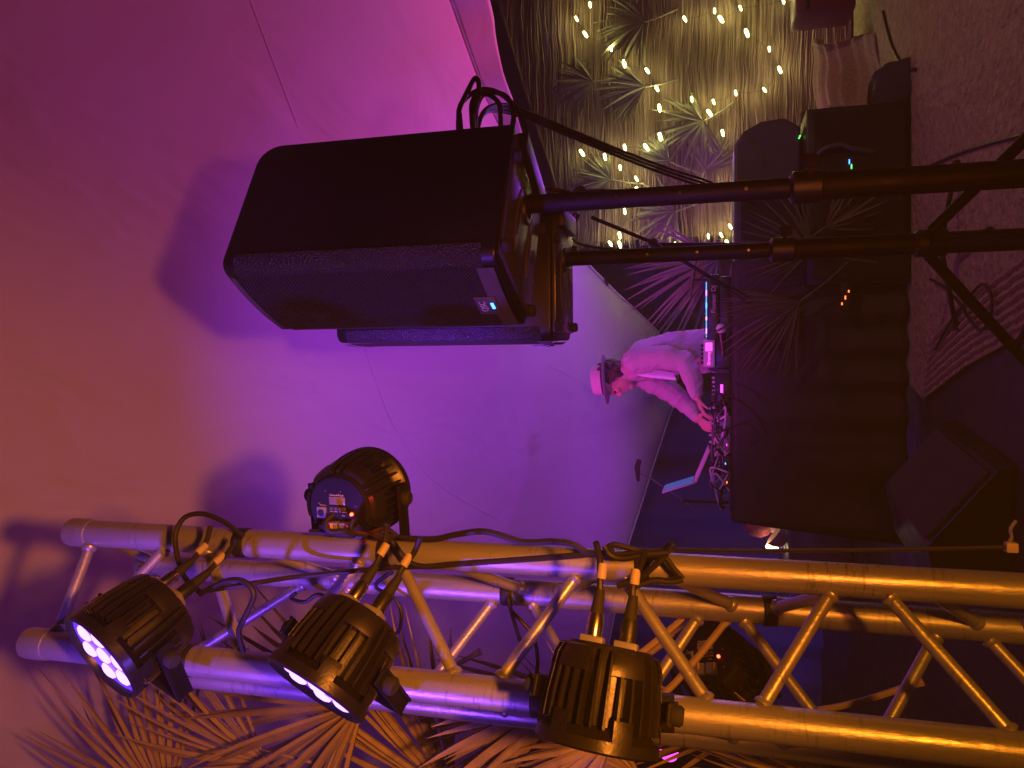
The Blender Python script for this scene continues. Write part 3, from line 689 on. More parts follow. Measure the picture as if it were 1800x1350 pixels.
for lab, st in zip(SL, STR):
    P = [on_wall(x, y) for x, y in st]
    t = thing('fairy_lights', lab, 'string lights', P[0], 'strings of fairy lights on the reed mat')
    path = []
    for a, b in zip(P, P[1:]):
        path += [a + Vector((0, .012, .016)), a.lerp(b, .5) + Vector((0, .028, -.012))]
    path.append(P[-1] + Vector((0, .012, .016)))
    MB().tube(smoothpath(path, 4), .0013, 5).obj('wire', 'cable', t, world=True)
    for i, p in enumerate(P):
        rt_ = Matrix.Rotation(R(70 + 14 * math.sin(i * 2.3 + p.x * 5)), 4, 'Y') @ Matrix.Rotation(R(10), 4, 'Z')
        Tm = Matrix.Translation(p - P[0]) @ rt_ @ Matrix.Scale(rnd.uniform(.75, 1.3), 4)
        if bulb_mesh is None:
            b0 = MB().lathe([(0, -.034), (.006, -.031), (.0095, -.018), (.0098, .004), (.007, .016), (0, .020)], 12).obj('bulb', 'bulb', t)
            k0 = MB().lathe([(.006, .016), (.007, .018), (.007, .032), (0, .034)], 10).obj('socket', 'rubber', t)
            bulb_mesh = (b0, k0); b0.matrix_basis = Tm; k0.matrix_basis = Tm
        else:
            for q in bulb_mesh: inst(q, t, Tm)
        l = bpy.data.lights.new('bulb_glow', 'POINT'); l.color = (1, .82, .28); l.energy = .66 * (.75 + .5 * rnd.random()); l.shadow_soft_size = .010
        o = bpy.data.objects.new('bulb_glow', l); COL.objects.link(o); o.location = p + Vector((0, -.014, 0))

# ================================================================== PALM LEAVES
def blade_mesh(name, m, L=1.0, w=.034, droop=.10, seed=0):
    rr = random.Random(seed); n = 7; vs, fs = [], []
    for i in range(n + 1):
        t = i / n; ww = w * (min(1, .25 + t * 2.4)) * (1 - max(0, (t - .35) / .65) ** 1.6) + .0012
        z = -droop * t ** 2.2; x = .03 * math.sin(t * 3 + seed) * t
        vs += [(x - ww, L * t, z + ww * .5), (x, L * t, z), (x + ww, L * t, z + ww * .5)]
    for i in range(n):
        a = i * 3; fs += [(a, a + 1, a + 4, a + 3), (a + 1, a + 2, a + 5, a + 4)]
    return MB().add(vs, fs).mesh(name, m, 0)
BL = {m: [blade_mesh('blade', m, 1, .030 + .005 * k, .05 + .07 * k, k) for k in range(3)] for m in ('palm', 'palm_dry', 'palm_dark')}
def palm_leaf(label, hub, dirv, nrm, L, spread, n, m='palm', group='fan palm leaves', stem=.35, seed=1, wide=1.0, curl=0.0):
    rr = random.Random(seed); y = Vector(dirv).normalized(); z = Vector(nrm); z = (z - y * z.dot(y)).normalized(); x = y.cross(z)
    T = Matrix(((x.x, y.x, z.x, hub[0]), (x.y, y.y, z.y, hub[1]), (x.z, y.z, z.z, hub[2]), (0, 0, 0, 1)))
    t = thing('palm_leaf', label, 'palm leaf', T, group)
    for k in range(n):
        a = R(-spread / 2 + spread * k / (n - 1) + rr.uniform(-3, 3)); l_ = L * (1 - .22 * abs(2 * k / (n - 1) - 1) ** 2) * rr.uniform(.85, 1.05)
        o = bpy.data.objects.new('blade', BL[m][k % 3]); COL.objects.link(o); o.parent = t
        o.matrix_basis = Matrix.Rotation(a, 4, 'Z') @ Matrix.Rotation(R(rr.uniform(-9, 9) + curl), 4, 'X') @ Matrix.Rotation(R(rr.uniform(-25, 25)), 4, 'Y') @ Matrix.Diagonal((L * wide, l_, L, 1))
    MB().tube(smoothpath([(0, .03, -.004), (0, -stem * .5, -.01), (.02, -stem, -.03)], 5), [.006] * 10 + [.009], 7).obj('stalk', m, t)
    return t
def img_dir(dx, dy): return Vector((-dy, 0, -dx))
WL = [((1133, 38), (-1, .25), .42, 150, 'green fan palm leaf at the top right of the reed mat'),
      ((1043, 143), (-1, .05), .38, 130, 'dull fan palm leaf on the reed mat left of the long light string'),
      ((1133, 153), (-1, .1), .40, 110, 'fan palm leaf on the reed mat beside the bend of the long light string'),
      ((1236, 213), (-.8, .4), .42, 190, 'dark spreading fan palm leaf low on the reed mat'),
      ((1073, 315), (-1, -.25), .36, 140, 'fan palm leaf on the reed mat just behind the nearest pole'),
      ((1177, 283), (-1, -.55), .30, 90, 'small green fan palm leaf in the middle of the light strings'),
      ((1185, 372), (-1, .3), .40, 170, 'fan palm leaf on the reed mat between the two poles'),
      ((1238, 300), (.4, -1), .34, 120, 'fan palm leaf drooping above the black boxes')]
for i, ((x, y), d_, L, spd, lab) in enumerate(WL):
    palm_leaf(lab, on_wall(x, y, .032), img_dir(*d_), (0.1 * math.sin(i * 2), -1, .15), L, spd, 22, 'palm', 'fan palm leaves on the reed mat', .25, i + 3)

# ================================================================== STAGE BOXES ON THE RIGHT
def black_box(name, label, cat, x0, x1, y0, y1, z0, z1, yaw=0, m='black'):
    t = thing(name, label, cat, Matrix.Translation(((x0 + x1) / 2, (y0 + y1) / 2, z0)) @ Matrix.Rotation(yaw, 4, 'Z'))
    MB().box((0, 0, (z1 - z0) / 2), (x1 - x0, y1 - y0, z1 - z0), bev=.012).obj('cabinet', m, t)
    return t
sub = black_box('subwoofer', 'large black subwoofer on the rug with a curved handle', 'subwoofer', .50, 1.40, 4.02, 4.55, .016, .50, 0, 'black')
MB().grid(lambda u, v: (-.42 + .84 * u, -.275 - .012 * (1 - (2 * u - 1) ** 2), .03 + .42 * v), 12, 4).obj('grille', 'black', sub)
MB().tube(smoothpath([(.20, -.285, .17), (.22, -.31, .28), (.24, -.315, .33), (.23, -.31, .40), (.20, -.285, .44)], 6), .011, 8).obj('handle', 'trim', sub)
MB().box((.16, -.288, .285), (.022, .004, .004)).obj('indicator', 'led_blue', sub); MB().box((.135, -.288, .275), (.022, .004, .004)).obj('indicator', 'led_green', sub)
for sx in (-1, 1):
    for sy in (-1, 1): MB().lathe([(.02, -.014), (.024, 0)], 10, Matrix.Translation((sx * .4, sy * .22, 0))).obj('foot', 'rubber', sub)
mon = thing('monitor_speaker', 'dark grey moulded loudspeaker lying on the subwoofer', 'loudspeaker', (1.02, 4.3, .512))
poly = [(-.50, 0), (.33, 0), (.385, .08), (.375, .20), (.33, .29), (.26, .335), (-.50, .335)]
pm_ = MB(); pm_.prism([(p[0], p[1]) for p in poly], -.17, .17, Matrix.Rotation(R(90), 4, 'X')); pmo = pm_.obj('cabinet', 'panel_dark', mon, 30)
bv = pmo.modifiers.new('bev', 'BEVEL'); bv.width = .015; bv.segments = 3; bv.limit_method = 'ANGLE'
MB().box((.255, -.173, .10), (.018, .004, .004), Matrix.Rotation(R(20), 4, 'Y')).obj('indicator', 'led_green', mon)
MB().grid(lambda u, v: (-.46 + .5 * u, -.173 - .006 * (1 - (2 * u - 1) ** 2), .03 + .27 * v), 10, 4).obj('grille', 'grille', mon)
pc = thing('paper_scrap', 'crumpled white paper tucked between the boxes by the reed mat', 'paper', at(1432, 228, 4.35) - Vector((0, 0, .05)))
MB().grid(lambda u, v: (-.05 + .07 * u + .012 * math.sin(v * 9), .02 * math.sin(u * 7 + v * 5), .13 * v + .02 * u), 8, 10).obj("sheet", "gear_white", pc)
pc2 = MB().box(at(1428, 215, 4.5), (.10, .10, .14), bev=.01).obj('wooden_block', 'reed_back'); tag(pc2, 'small brown block wedged behind the paper scrap', 'block')
# black bag heaped by the subwoofer
def heap(u, v):
    a = u * 2 * math.pi; h = math.sin(v * math.pi / 2); r_ = math.cos(v * math.pi / 2) ** .7
    n_ = 1 + .25 * noise.noise(Vector((math.cos(a) * 1.6, math.sin(a) * 1.6, v * 2)))
    return (r_ * math.cos(a) * .17 * n_, r_ * math.sin(a) * .14 * n_, h * .15 * n_)
bp_ = onz(1603, 150, 0)
hb = MB().grid(heap, 26, 10).obj('cloth_bag', 'cloth'); hb.location = bp_ + Vector((0, .1, .016)); tag(hb, 'black cloth bag slumped beside the subwoofer', 'bag')
# case with magenta light painted into its colour, and dark post at the top corner of the mat
mc = thing('equipment_case', 'dark case with magenta light painted into its colour at the outer end of the reed mat', 'case', at(1500, 8, 4.6))
a_, b_ = at(1398, 2, 4.6), at(1505, 22, 4.6)
MB().box(((a_.x + b_.x) / 2 + .20, 4.72, (a_.z + b_.z) / 2), (.44, .24, abs(a_.z - b_.z)), bev=.012).obj('body', 'case_light_tint', mc, world=True)
MB().box(((a_.x + b_.x) / 2 + .20, 4.595, (a_.z + b_.z) / 2 + .10), (.40, .012, .02), bev=.003).obj('lid_seam', 'black', mc, world=True)
a_ = onz(1540, 20, 0)
MB().box((a_.x + .1, a_.y - .2, .0 + (mc.location.z) / 2), (.07, .07, mc.location.z), bev=.008).obj('leg', 'black_metal', mc, world=True)
cable('floor_cable', [onz(1800, 236, .02), onz(1740, 252, .02), onz(1690, 268, .02), onz(1650, 285, .02), onz(1620, 300, .02)], .007, 'straight cable crossing the rug to the subwoofer')
cable('coiled_floor_cable', [onz(1645, 615, .036), onz(1662, 580, .036), onz(1690, 540, .036), onz(1725, 500, .036), onz(1742, 520, .036), onz(1740, 560, .036), onz(1722, 580, .036), onz(1700, 555, .036), onz(1688, 535, .036), onz(1660, 505, .036), onz(1635, 490, .036)], .006, 'thin cable with a loop lying on the ribbed rug border')
cable('rug_fold_cable', [onz(1552, 20, .02), onz(1568, 80, .02), onz(1590, 118, .02), onz(1610, 122, .02)], .008, 'cable lying on the rug below the folded end')

# microphone stand between the poles
ms_y = 3.34
mb_ = onz(1690, 430, .016); ms = thing('microphone_stand', 'black tripod microphone stand with its boom slanting up behind the poles', 'microphone stand', (mb_.x, mb_.y, 0))
cl_ = at(1150, 430, mb_.y)
MB().tube([(mb_.x, mb_.y, .07), (cl_.x, cl_.y, cl_.z)], .010, 12).obj('upright', 'black_metal', ms, world=True)
MB().lathe([(.012, -.03), (.02, -.024), (.02, .024), (.012, .03)], 14, Matrix.Translation(cl_) @ frame((.3, -1, .2))).obj('clutch', 'black', ms, world=True)
MB().tube([at(1310, 524, mb_.y - .04), cl_ + Vector((0, -.04, 0)), at(1040, 382, mb_.y - .04)], .0085, 10).obj('boom', 'black_metal', ms, world=True)
MB().tube([at(1312, 525, mb_.y - .04), at(1286, 508, mb_.y - .04)], .014, 10).obj('counterweight', 'black', ms, world=True)
MB().lathe([(.018, 0), (.03, .01), (.03, .05), (.018, .06)], 14, Matrix.Translation((mb_.x, mb_.y, .06))).obj('leg_hub', 'black', ms, world=True)
for a in (4, 176, 268):
    d = Vector((math.cos(R(a)), math.sin(R(a)), 0)) * .33; q = Vector((mb_.x, mb_.y, .028)) + d
    lg = MB().tube([(mb_.x, mb_.y, .09), q], .0095, 10).obj('leg', 'black_metal', ms, world=True)
    MB().tube([q - d * .06, q + d * .03], .015, 10).obj('rubber_foot', 'rubber', lg, world=True)
mic = thing('microphone', 'black microphone with a round foam head seen end on', 'microphone', at(1020, 338, mb_.y))
mp_ = at(1020, 338, mb_.y - .03)
MB().lathe([(0, -.034), (.016, -.03), (.029, -.012), (.031, .004), (.024, .02), (.016, .03), (.013, .12), (.010, .16), (0, .162)], 18, Matrix.Translation(mp_) @ frame((.12, .55, -.6))).obj('body', 'rubber', mic, world=True)
MB().tube([at(1000, 408, mb_.y - .04), at(1014, 376, mb_.y - .04)], [.012, .018], 10).obj('clip', 'rubber', mic, world=True)

# floor monitor wedge at the left
D_, A_ = onz(1792, 824, 0), onz(1666, 730, 0)
e1 = (A_ - D_); Lm = e1.length; e1.normalize(); e2 = Vector((-e1.y, e1.x, 0))
Tw = Matrix(((e1.x, e2.x, 0, D_.x), (e1.y, e2.y, 0, D_.y), (0, 0, 1, 0), (0, 0, 0, 1)))
wed = thing('stage_monitor', 'dark wedge monitor on the black stage left of the rug', 'monitor wedge', Tw)
MB().prism([(0, .004), (.50, .004), (.50, .20), (.30, .25), (.02, .05)], 0, Lm * .85, Matrix(((0, 0, 1, .03), (1, 0, 0, 0), (0, 1, 0, 0), (0, 0, 0, 1)))).obj('cabinet', 'gear', wed, 30)
MB().add([(.06, .035, .064), (.06 + Lm * .78, .035, .064), (.06 + Lm * .78, .285, .244), (.06, .285, .244), (.06, .030, .072), (.06 + Lm * .78, .030, .072), (.06 + Lm * .78, .280, .252), (.06, .280, .252)],
         [(0, 3, 2, 1), (4, 5, 6, 7), (0, 1, 5, 4), (1, 2, 6, 5), (2, 3, 7, 6), (3, 0, 4, 7)]).obj('grille', 'cloth', wed, 0)

# ================================================================== DJ TABLE
TZ, TY0, TY1, TX0, TX1 = .855, 4.12, 4.52, -.72, .64
tb = thing('folding_table', 'black folding table carrying the music gear', 'table', ((TX0 + TX1) / 2, 4.32, 0))
MB().box(((TX0 + TX1) / 2, (TY0 + TY1) / 2, TZ - .02), (TX1 - TX0, TY1 - TY0, .035), bev=.006).obj('top', 'gear', tb, world=True)
for x in (TX0 + .06, TX1 - .06):
    for y in (TY0 + .06, TY1 - .06): MB().tube([(x, y, .003), (x, y, TZ - .04)], .016, 10).obj('leg', 'black_metal', tb, world=True)
def cl(u, v):   # cloth: over the top, then down the front and the two ends
    per = [(TX0 - .012, TY1 + .012), (TX0 - .012, TY0 - .012), (TX1 + .012, TY0 - .012), (TX1 + .012, TY1 + .012)]
    segs = [(per[i], per[i + 1]) for i in range(3)]; ln = [math.dist(a, b) for a, b in segs]; tot = sum(ln); s_ = u * tot; i = 0
    while i < 2 and s_ > ln[i]: s_ -= ln[i]; i += 1
    (ax, ay), (bx_, by) = segs[i]; w = s_ / ln[i]; x, y = ax + (bx_ - ax) * w, ay + (by - ay) * w
    nx, ny = (by - ay) / ln[i], -(bx_ - ax) / ln[i]; nx, ny = -nx * -1, ny
    q = (math.sin(u * 64 + 2 * math.sin(u * 11)) * .5 + .5) * .055 * v ** .8 + .03 * v
    ox, oy = (-1, 0) if i == 0 else ((0, -1) if i == 1 else (1, 0))
    return (x + ox * q, y + oy * q, TZ - (TZ - .02) * v + .004)
cth = thing('tablecloth', 'black cloth hanging in folds over the front of the gear table', 'tablecloth', ((TX0 + TX1) / 2, 4.32, 0))
o = MB().grid(cl, 260, 24).obj('skirt', 'cloth', cth, 0, True); o.data.polygons.foreach_set('use_smooth', [True] * len(o.data.polygons)); o.modifiers.new('thick', 'SOLIDIFY').thickness = .004
MB().box(((TX0 + TX1) / 2, (TY0 + TY1) / 2, TZ + .002), (TX1 - TX0 + .03, TY1 - TY0 + .03, .005), bev=.002).obj('top_sheet', 'cloth', cth, world=True)
GZ = TZ + .006
def gear(name, label, cat, xpix, w, d, h, y=4.22, m='gear', z=GZ, yaw=0):
    x = at(1250, xpix, y).x
    t = thing(name, label, cat, Matrix.Translation((x, y, z)) @ Matrix.Rotation(R(yaw), 4, 'Z'), None)
    MB().box((0, 0, h / 2), (w, d, h), bev=min(.006, h * .2)).obj('body', m, t); return t
def knobs(t, n, w, d, h, m='rubber', seed=0):
    rr = random.Random(seed); k0 = None
    for i in range(n):
        Tm = Matrix.Translation((-w / 2 + w * (i + .5) / n, rr.uniform(-d / 2, d / 2), h))
        if k0 is None: k0 = MB().lathe([(.008, 0), (.0075, .014), (0, .015)], 10).obj('knob', m, t); k0.matrix_basis = Tm
        else: inst(k0, t, Tm)
# risers under the gear
gear('gear_riser', 'low black riser under the controller on the gear table', 'riser', 545, .34, .26, .062, 4.30)
ctl = gear('dj_controller', 'black music controller with white lettering and a cyan light strip', 'controller', 545, .36, .28, .062, 4.30, 'gear', GZ + .064)
text_mesh('lettering', 'Pioneer DJ', .034, 'print', ctl, Matrix.Translation((.045, -.1415, .028)) @ Matrix.Rotation(R(90), 4, 'X'))
MB().box((-.01, -.135, .0665), (.30, .010, .004), bev=.001).obj('light_strip', 'led_cyan', ctl); knobs(ctl, 9, .32, .18, .062, 'rubber', 2)
for i in range(4): MB().box((-.12 + .07 * i, -.06, .066), (.028, .028, .008), bev=.001).obj('pad', ('led_pink', 'led_orange', 'led_cyan', 'led_pink')[i], ctl)
gb = gear('groove_box', 'small pale box with a glowing pink screen beside the controller', 'groove box', 622, .15, .16, .060, 4.24, 'gear_white', GZ + .085)
MB().box((.035, -.081, .032), (.045, .003, .036), bev=.001).obj('screen', 'led_pink', gb)
text_mesh('lettering', 'Groovy', .024, 'led_pink', gb, Matrix.Translation((-.028, -.0815, .032)) @ Matrix.Rotation(R(90), 4, 'X')); knobs(gb, 5, .12, .1, .06, 'gear', 3)
gear('gear_stand', 'black support under the pale groove box', 'support', 622, .17, .16, .083, 4.26)
mx = gear('mixer', 'black mixer with rows of knobs in the middle of the gear table', 'mixer', 690, .22, .22, .085, 4.26, 'gear', GZ); knobs(mx, 8, .19, .16, .085, 'gear_white', 5); knobs(mx, 8, .19, .16, .085, 'chrome', 6)
MB().box((.02, -.112, .05), (.05, .003, .014)).obj('screen', 'led_pink', mx)
for i, (px, w, h, m, lab) in enumerate(((745, .10, .06, 'gear_grey', 'grey effects pedal left of the mixer'), (780, .09, .045, 'gear_white', 'pale effects pedal among the tangled leads'), (812, .09, .055, 'gear', 'black effects pedal near the table end'), (845, .08, .04, 'gear_grey', 'outermost grey effects pedal on the gear table'))):
    e = gear('effects_pedal', lab, 'pedal', px, w, .12, h, 4.22 + .02 * (i % 2), m); e['group'] = 'effects pedals on the gear table'; knobs(e, 3, w * .8, .05, h, 'chrome', i)
    MB().box((0, -.062, h * .55), (.012, .003, .006)).obj('indicator', ('led_blue', 'led_pink', 'led_cyan', 'led_orange')[i], e)
sy = gear('synthesizer', 'low black synthesizer behind the effects pedals', 'synthesizer', 770, .42, .16, .05, 4.42, 'gear', GZ + .05); knobs(sy, 10, .38, .10, .05, 'gear_white', 8)
gear('synthesizer_stand', 'black block carrying the synthesizer', 'support', 770, .36, .12, .048, 4.42)
hm = thing('handheld_microphone', 'silver headed microphone lying at the front edge of the table', 'microphone', at(1268, 580, 4.16))
hp_ = at(1268, 578, 4.15)
MB().lathe([(0, -.03), (.018, -.026), (.028, -.008), (.028, .006), (.022, .018)], 16, Matrix.Translation(hp_) @ frame((-1, .3, -.1))).obj('head', 'gear_white', hm, world=True)
MB().lathe([(.021, .018), (.019, .03), (.013, .17), (0, .172)], 14, Matrix.Translation(hp_) @ frame((-1, .3, -.1))).obj('handle', 'gear', hm, world=True)
# laptop on a slim stand at the left end
lp = thing('laptop', 'open laptop seen from its edge with a glowing blue screen', 'laptop', at(1245, 830, 4.3))
A0, A1 = at(1222, 843, 4.30), at(1166, 860, 4.30)
d_ = (A1 - A0); n_ = Vector((d_.z, 0, -d_.x)).normalized()
Tl = Matrix.Translation((A0 + A1) / 2) @ frame(n_, d_)
MB().box((0, 0, 0), (d_.length, .30, .008), Tl, .003).obj('lid', 'gear_white', lp, world=True)
MB().box((0, 0, .0055), (d_.length * .9, .27, .002), Tl).obj('screen', 'screen', lp, world=True)
B0, B1 = at(1223, 842, 4.30), at(1247, 786, 4.30); e_ = B1 - B0; n2 = Vector((-e_.z, 0, e_.x)).normalized()
if n2.z < 0: n2 = -n2
Tb = Matrix.Translation((B0 + B1) / 2) @ frame(n2, e_)
MB().box((0, 0, 0), (e_.length, .30, .014), Tb, .003).obj('keyboard', 'gear_white', lp, world=True)
ls = thing('laptop_stand', 'slim stand holding the laptop at the table end', 'stand', at(1270, 825, 4.3))
MB().tube([B0.lerp(B1, .4) - Vector((0, 0, .012)), (B0.x + .06, 4.30, GZ)], .009, 8).obj('strut', 'gear_grey', ls, world=True)
MB().box((B0.x + .06, 4.30, GZ + .006), (.16, .24, .010), bev=.003).obj('foot', 'gear_grey', ls, world=True)
# tangled leads on the table
rr = random.Random(11); cols = ['cable', 'gear_white', 'gear_grey', 'cable', 'gear_white']
LD = ['white', 'black', 'grey', 'looped white', 'looped black', 'slack grey', 'thin black', 'thin white', 'thick black', 'curled grey', 'curled white', 'long black', 'short white', 'crossed black', 'upper grey', 'upper white', 'bowed black', 'bowed white', 'flat grey', 'knotted black', 'knotted white', 'outer grey']
for i in range(len(LD)):
    x0 = at(1250, rr.uniform(690, 860), 4.15).x; pts = []
    for k in range(5):
        pts.append((x0 + rr.uniform(-.11, .11), 4.12 + rr.uniform(-.02, .12), GZ + .01 + rr.uniform(0, .10) * (1 if 0 < k < 4 else .3)))
    wht = 'white' in LD[i]; gy = 'grey' in LD[i]
    cable('patch_lead', pts, .0042 if 'thin' in LD[i] else .0055, LD[i] + ' lead in the tangle at the left end of the table', 'tangled leads on the gear table', 'gear_white' if wht else 'gear_grey' if gy else 'cable', 6, 6)
for i, pts in enumerate(([(1262, 690), (1290, 700), (1330, 730), (1345, 765)], [(1270, 800), (1285, 835), (1268, 862), (1250, 850)], [(1265, 760), (1310, 745), (1330, 765), (1318, 785)])):
    cable('hanging_lead', [at(x, y, 4.06) for x, y in pts], .004, ['long lead draped down the front of the tablecloth', 'lead looping off the left end of the table', 'lead with a curl hanging before the tablecloth'][i])
# boom microphone behind the table
bm_ = thing('overhead_microphone', 'dark microphone on a thin arm standing up behind the laptop', 'microphone', at(1240, 880, 4.9))
MB().tube([at(1122, 846, 4.9), at(1120, 822, 4.9), at(1124, 808, 4.9)], [.010, .020, .017], 10).obj('body', 'rubber', bm_, world=True)
MB().tube([at(1122, 830, 4.9), at(1150, 845, 4.9), at(1190, 872, 4.9), at(1230, 905, 4.9)], .006, 8).obj('arm', 'gear_grey', bm_, world=True)
MB().tube([at(1200, 880, 4.9), Vector((at(1200, 880, 4.9).x, 4.9, .03))], .010, 8).obj('upright', 'black_metal', bm_, world=True)
MB().lathe([(0, .03), (.02, .028), (.13, .012), (.135, 0)], 24, Matrix.Translation((at(1200, 880, 4.9).x, 4.9, .001))).obj('foot', 'black_metal', bm_, world=True)
# orange glow on the floor box
ob = thing('power_strip', 'small power strip glowing orange on the tablecloth front', 'power strip', at(1487, 522, 4.02))
MB().box(at(1487, 522, 4.0), (.14, .03, .05), bev=.006).obj('body', 'gear', ob, world=True)
for k in range(3): MB().box(at(1480 + 6 * k, 534 - 11 * k, 3.983), (.012 + .006 * (k % 2), .005, .006), Matrix.Identity(4), .001).obj('switch', 'led_orange', ob, world=True)
# palm leaves near the table
palm_leaf('pale fan palm leaf rising behind the controller beside the DJ', at(1262, 455, 4.75), img_dir(-1, .62), (.1, -1, .1), .66, 130, 30, 'palm', 'fan palm leaves round the gear table', .3, 21, .5)
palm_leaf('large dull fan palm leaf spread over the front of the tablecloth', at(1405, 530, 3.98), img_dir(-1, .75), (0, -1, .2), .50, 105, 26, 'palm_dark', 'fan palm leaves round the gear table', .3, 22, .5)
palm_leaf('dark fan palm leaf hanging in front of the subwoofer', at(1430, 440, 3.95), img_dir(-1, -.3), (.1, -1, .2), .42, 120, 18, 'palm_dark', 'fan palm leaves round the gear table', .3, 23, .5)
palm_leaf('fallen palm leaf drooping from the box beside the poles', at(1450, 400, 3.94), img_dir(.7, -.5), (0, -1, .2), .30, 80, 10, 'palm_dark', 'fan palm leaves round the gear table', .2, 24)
cy = thing('cymbal', 'small cymbal tilted behind the controller', 'cymbal', at(1225, 490, 4.55))
MB().lathe([(0, .014), (.03, .012), (.04, .004), (.14, -.010), (.14, -.012), (.04, .002), (0, .012)], 30, Matrix.Translation(at(1216, 492, 4.55)) @ Matrix.Rotation(R(8), 4, 'Y')).obj('plate', 'reed_back', cy, world=True)
MB().tube([at(1216, 492, 4.55), Vector((at(1216, 492, 4.55).x, 4.55, GZ - .3))], .006, 8).obj('rod', 'black_metal', cy, world=True)

# ================================================================== BACK LEFT: BAR AND LAMP
bc = thing('bar_counter', 'dark counter in the background left of the table', 'counter', at(1500, 945, 5.6))
a_, b_ = at(1393, 1040, 5.6), at(1393, 872, 5.6)
MB().box(((a_.x + b_.x) / 2 - .1, 5.9, a_.z / 2), (abs(a_.x - b_.x) + .2, .6, a_.z), bev=.01).obj('front', 'backdrop', bc, world=True)
MB().box(((a_.x + b_.x) / 2 - .1, 5.9, a_.z + .0165), (abs(a_.x - b_.x) + .26, .66, .03), bev=.006).obj('top', 'gear_grey', bc, world=True)
CZ = a_.z + .032
lx = at(1370, 962, 5.75).x
lm = thing('counter_lamp', 'small glowing lamp on the background counter', 'lamp', (lx, 5.75, CZ))
MB().lathe([(.04, 0), (.042, .008), (.010, .014), (.008, .05)], 16).obj('base', 'chrome', lm)
MB().lathe([(.018, .05), (.034, .06), (.040, .09), (.030, .125), (.0, .14)], 16).obj('globe', 'lamp_hot', lm)
l = bpy.data.lights.new('counter_glow', 'POINT'); l.color = (1, .75, .4); l.energy = .25; l.shadow_soft_size = .04
o = bpy.data.objects.new('counter_glow', l); COL.objects.link(o); o.location = (lx + .05, 5.68, CZ + .12)
vx = at(1360, 925, 5.8).x
vs_ = thing('flower_vase', 'round reddish flower head in a pot on the background counter', 'vase', (vx, 5.8, CZ))
MB().lathe([(0, 0), (.045, 0), (.06, .04), (.05, .09), (.03, .11)], 18).obj('pot', 'skin', vs_)
def fl(u, v):
    a, b2 = u * 2 * math.pi, (v - .5) * math.pi; q = 1 + .22 * noise.noise(Vector((math.cos(a) * 3, math.sin(a) * 3, v * 6)))
    return (.085 * q * math.cos(b2) * math.cos(a), .085 * q * math.cos(b2) * math.sin(a), .19 + .10 * q * math.sin(b2))
MT['bloom'] = mat('red_bloom', (.45, .09, .10), .8, 0, .3, 30, .5, 60)
MB().grid(fl, 22, 14).obj('bloom', 'bloom', vs_)
bx2 = at(1375, 945, 5.7).x
bw = thing('tilted_bowl', 'pale bowl leaning beside the counter lamp', 'bowl', Matrix.Translation((bx2, 5.65, CZ + .052)) @ Matrix.Rotation(R(38), 4, 'Y'))
MB().lathe([(.02, -.05), (.05, -.035), (.075, .01), (.082, .045), (.078, .045), (.07, .01), (.045, -.03), (0, -.042)], 24).obj('shell', 'skin', bw)

# ================================================================== DRIED PALM LEAVES BEHIND THE TRUSS
DL = [((640, 1235), 1.56, (-1, .42), .58, 105, 'dry palm leaf spreading behind the middle par lamp'),
      ((1010, 1222), 1.50, (-.85, .55), .46, 80, 'dry amber palm leaf behind the lowest front par lamp'),
      ((1330, 1262), 1.46, (-1, .22), .36, 46, 'dry palm leaf tucked low behind the left truss tube'),
      ((470, 1340), 1.66, (-1, -.12), .50, 120, 'dry palm leaf below the topmost par lamp, tips toward the tent'),
      ((1130, 1370), 1.42, (-.9, -.25), .34, 90, 'dry palm leaf whose tips end under the lowest front par lamp'),
      ((800, 1400), 1.60, (-.75, -.45), .50, 100, 'dry palm leaf rising between the middle and lowest par lamps'),
      ((1500, 1390), 1.40, (-1, -.2), .34, 60, 'dry palm leaf at the foot of the left truss tube'),
      ((985, 1232), 1.33, (-.85, .55), .30, 50, 'broad dry palm leaf catching amber light beside the lowest front par lamp'),
      ((1075, 1300), 1.31, (-.75, .75), .26, 60, 'short broad dry palm leaf under the lowest front par lamp'),
      ((300, 1420), 1.72, (-.7, -.5), .55, 110, 'dry palm leaf at the outer edge under the topmost par lamp')]
for i, ((x, y), Y, d_, L, spd, lab) in enumerate(DL):
    palm_leaf(lab, at(x, y, Y), img_dir(*d_), (.3 * math.sin(i * 1.7), -1, .25 * math.cos(i)), L, spd, 25, 'palm_dry', 'dry fan palm leaves behind the truss', .3, 40 + i, 1.0 if 'broad' in lab else .42)
ml = thing('floor_lamp', 'small magenta lamp glimmering among the dry palm leaves', 'stage light', at(1176, 1322, 1.75))
MB().lathe([(.03, -.05), (.034, -.01), (.034, 0)], 20, Matrix.Translation(at(1176, 1322, 1.75)) @ frame((.1, -1, .1))).obj('housing', 'cast', ml, world=True)
MB().lathe([(0, .004), (.018, .002), (.026, -.002)], 16, Matrix.Translation(at(1176, 1322, 1.75)) @ frame((.1, -1, .1))).obj('lens', 'lens_mag', ml, world=True)

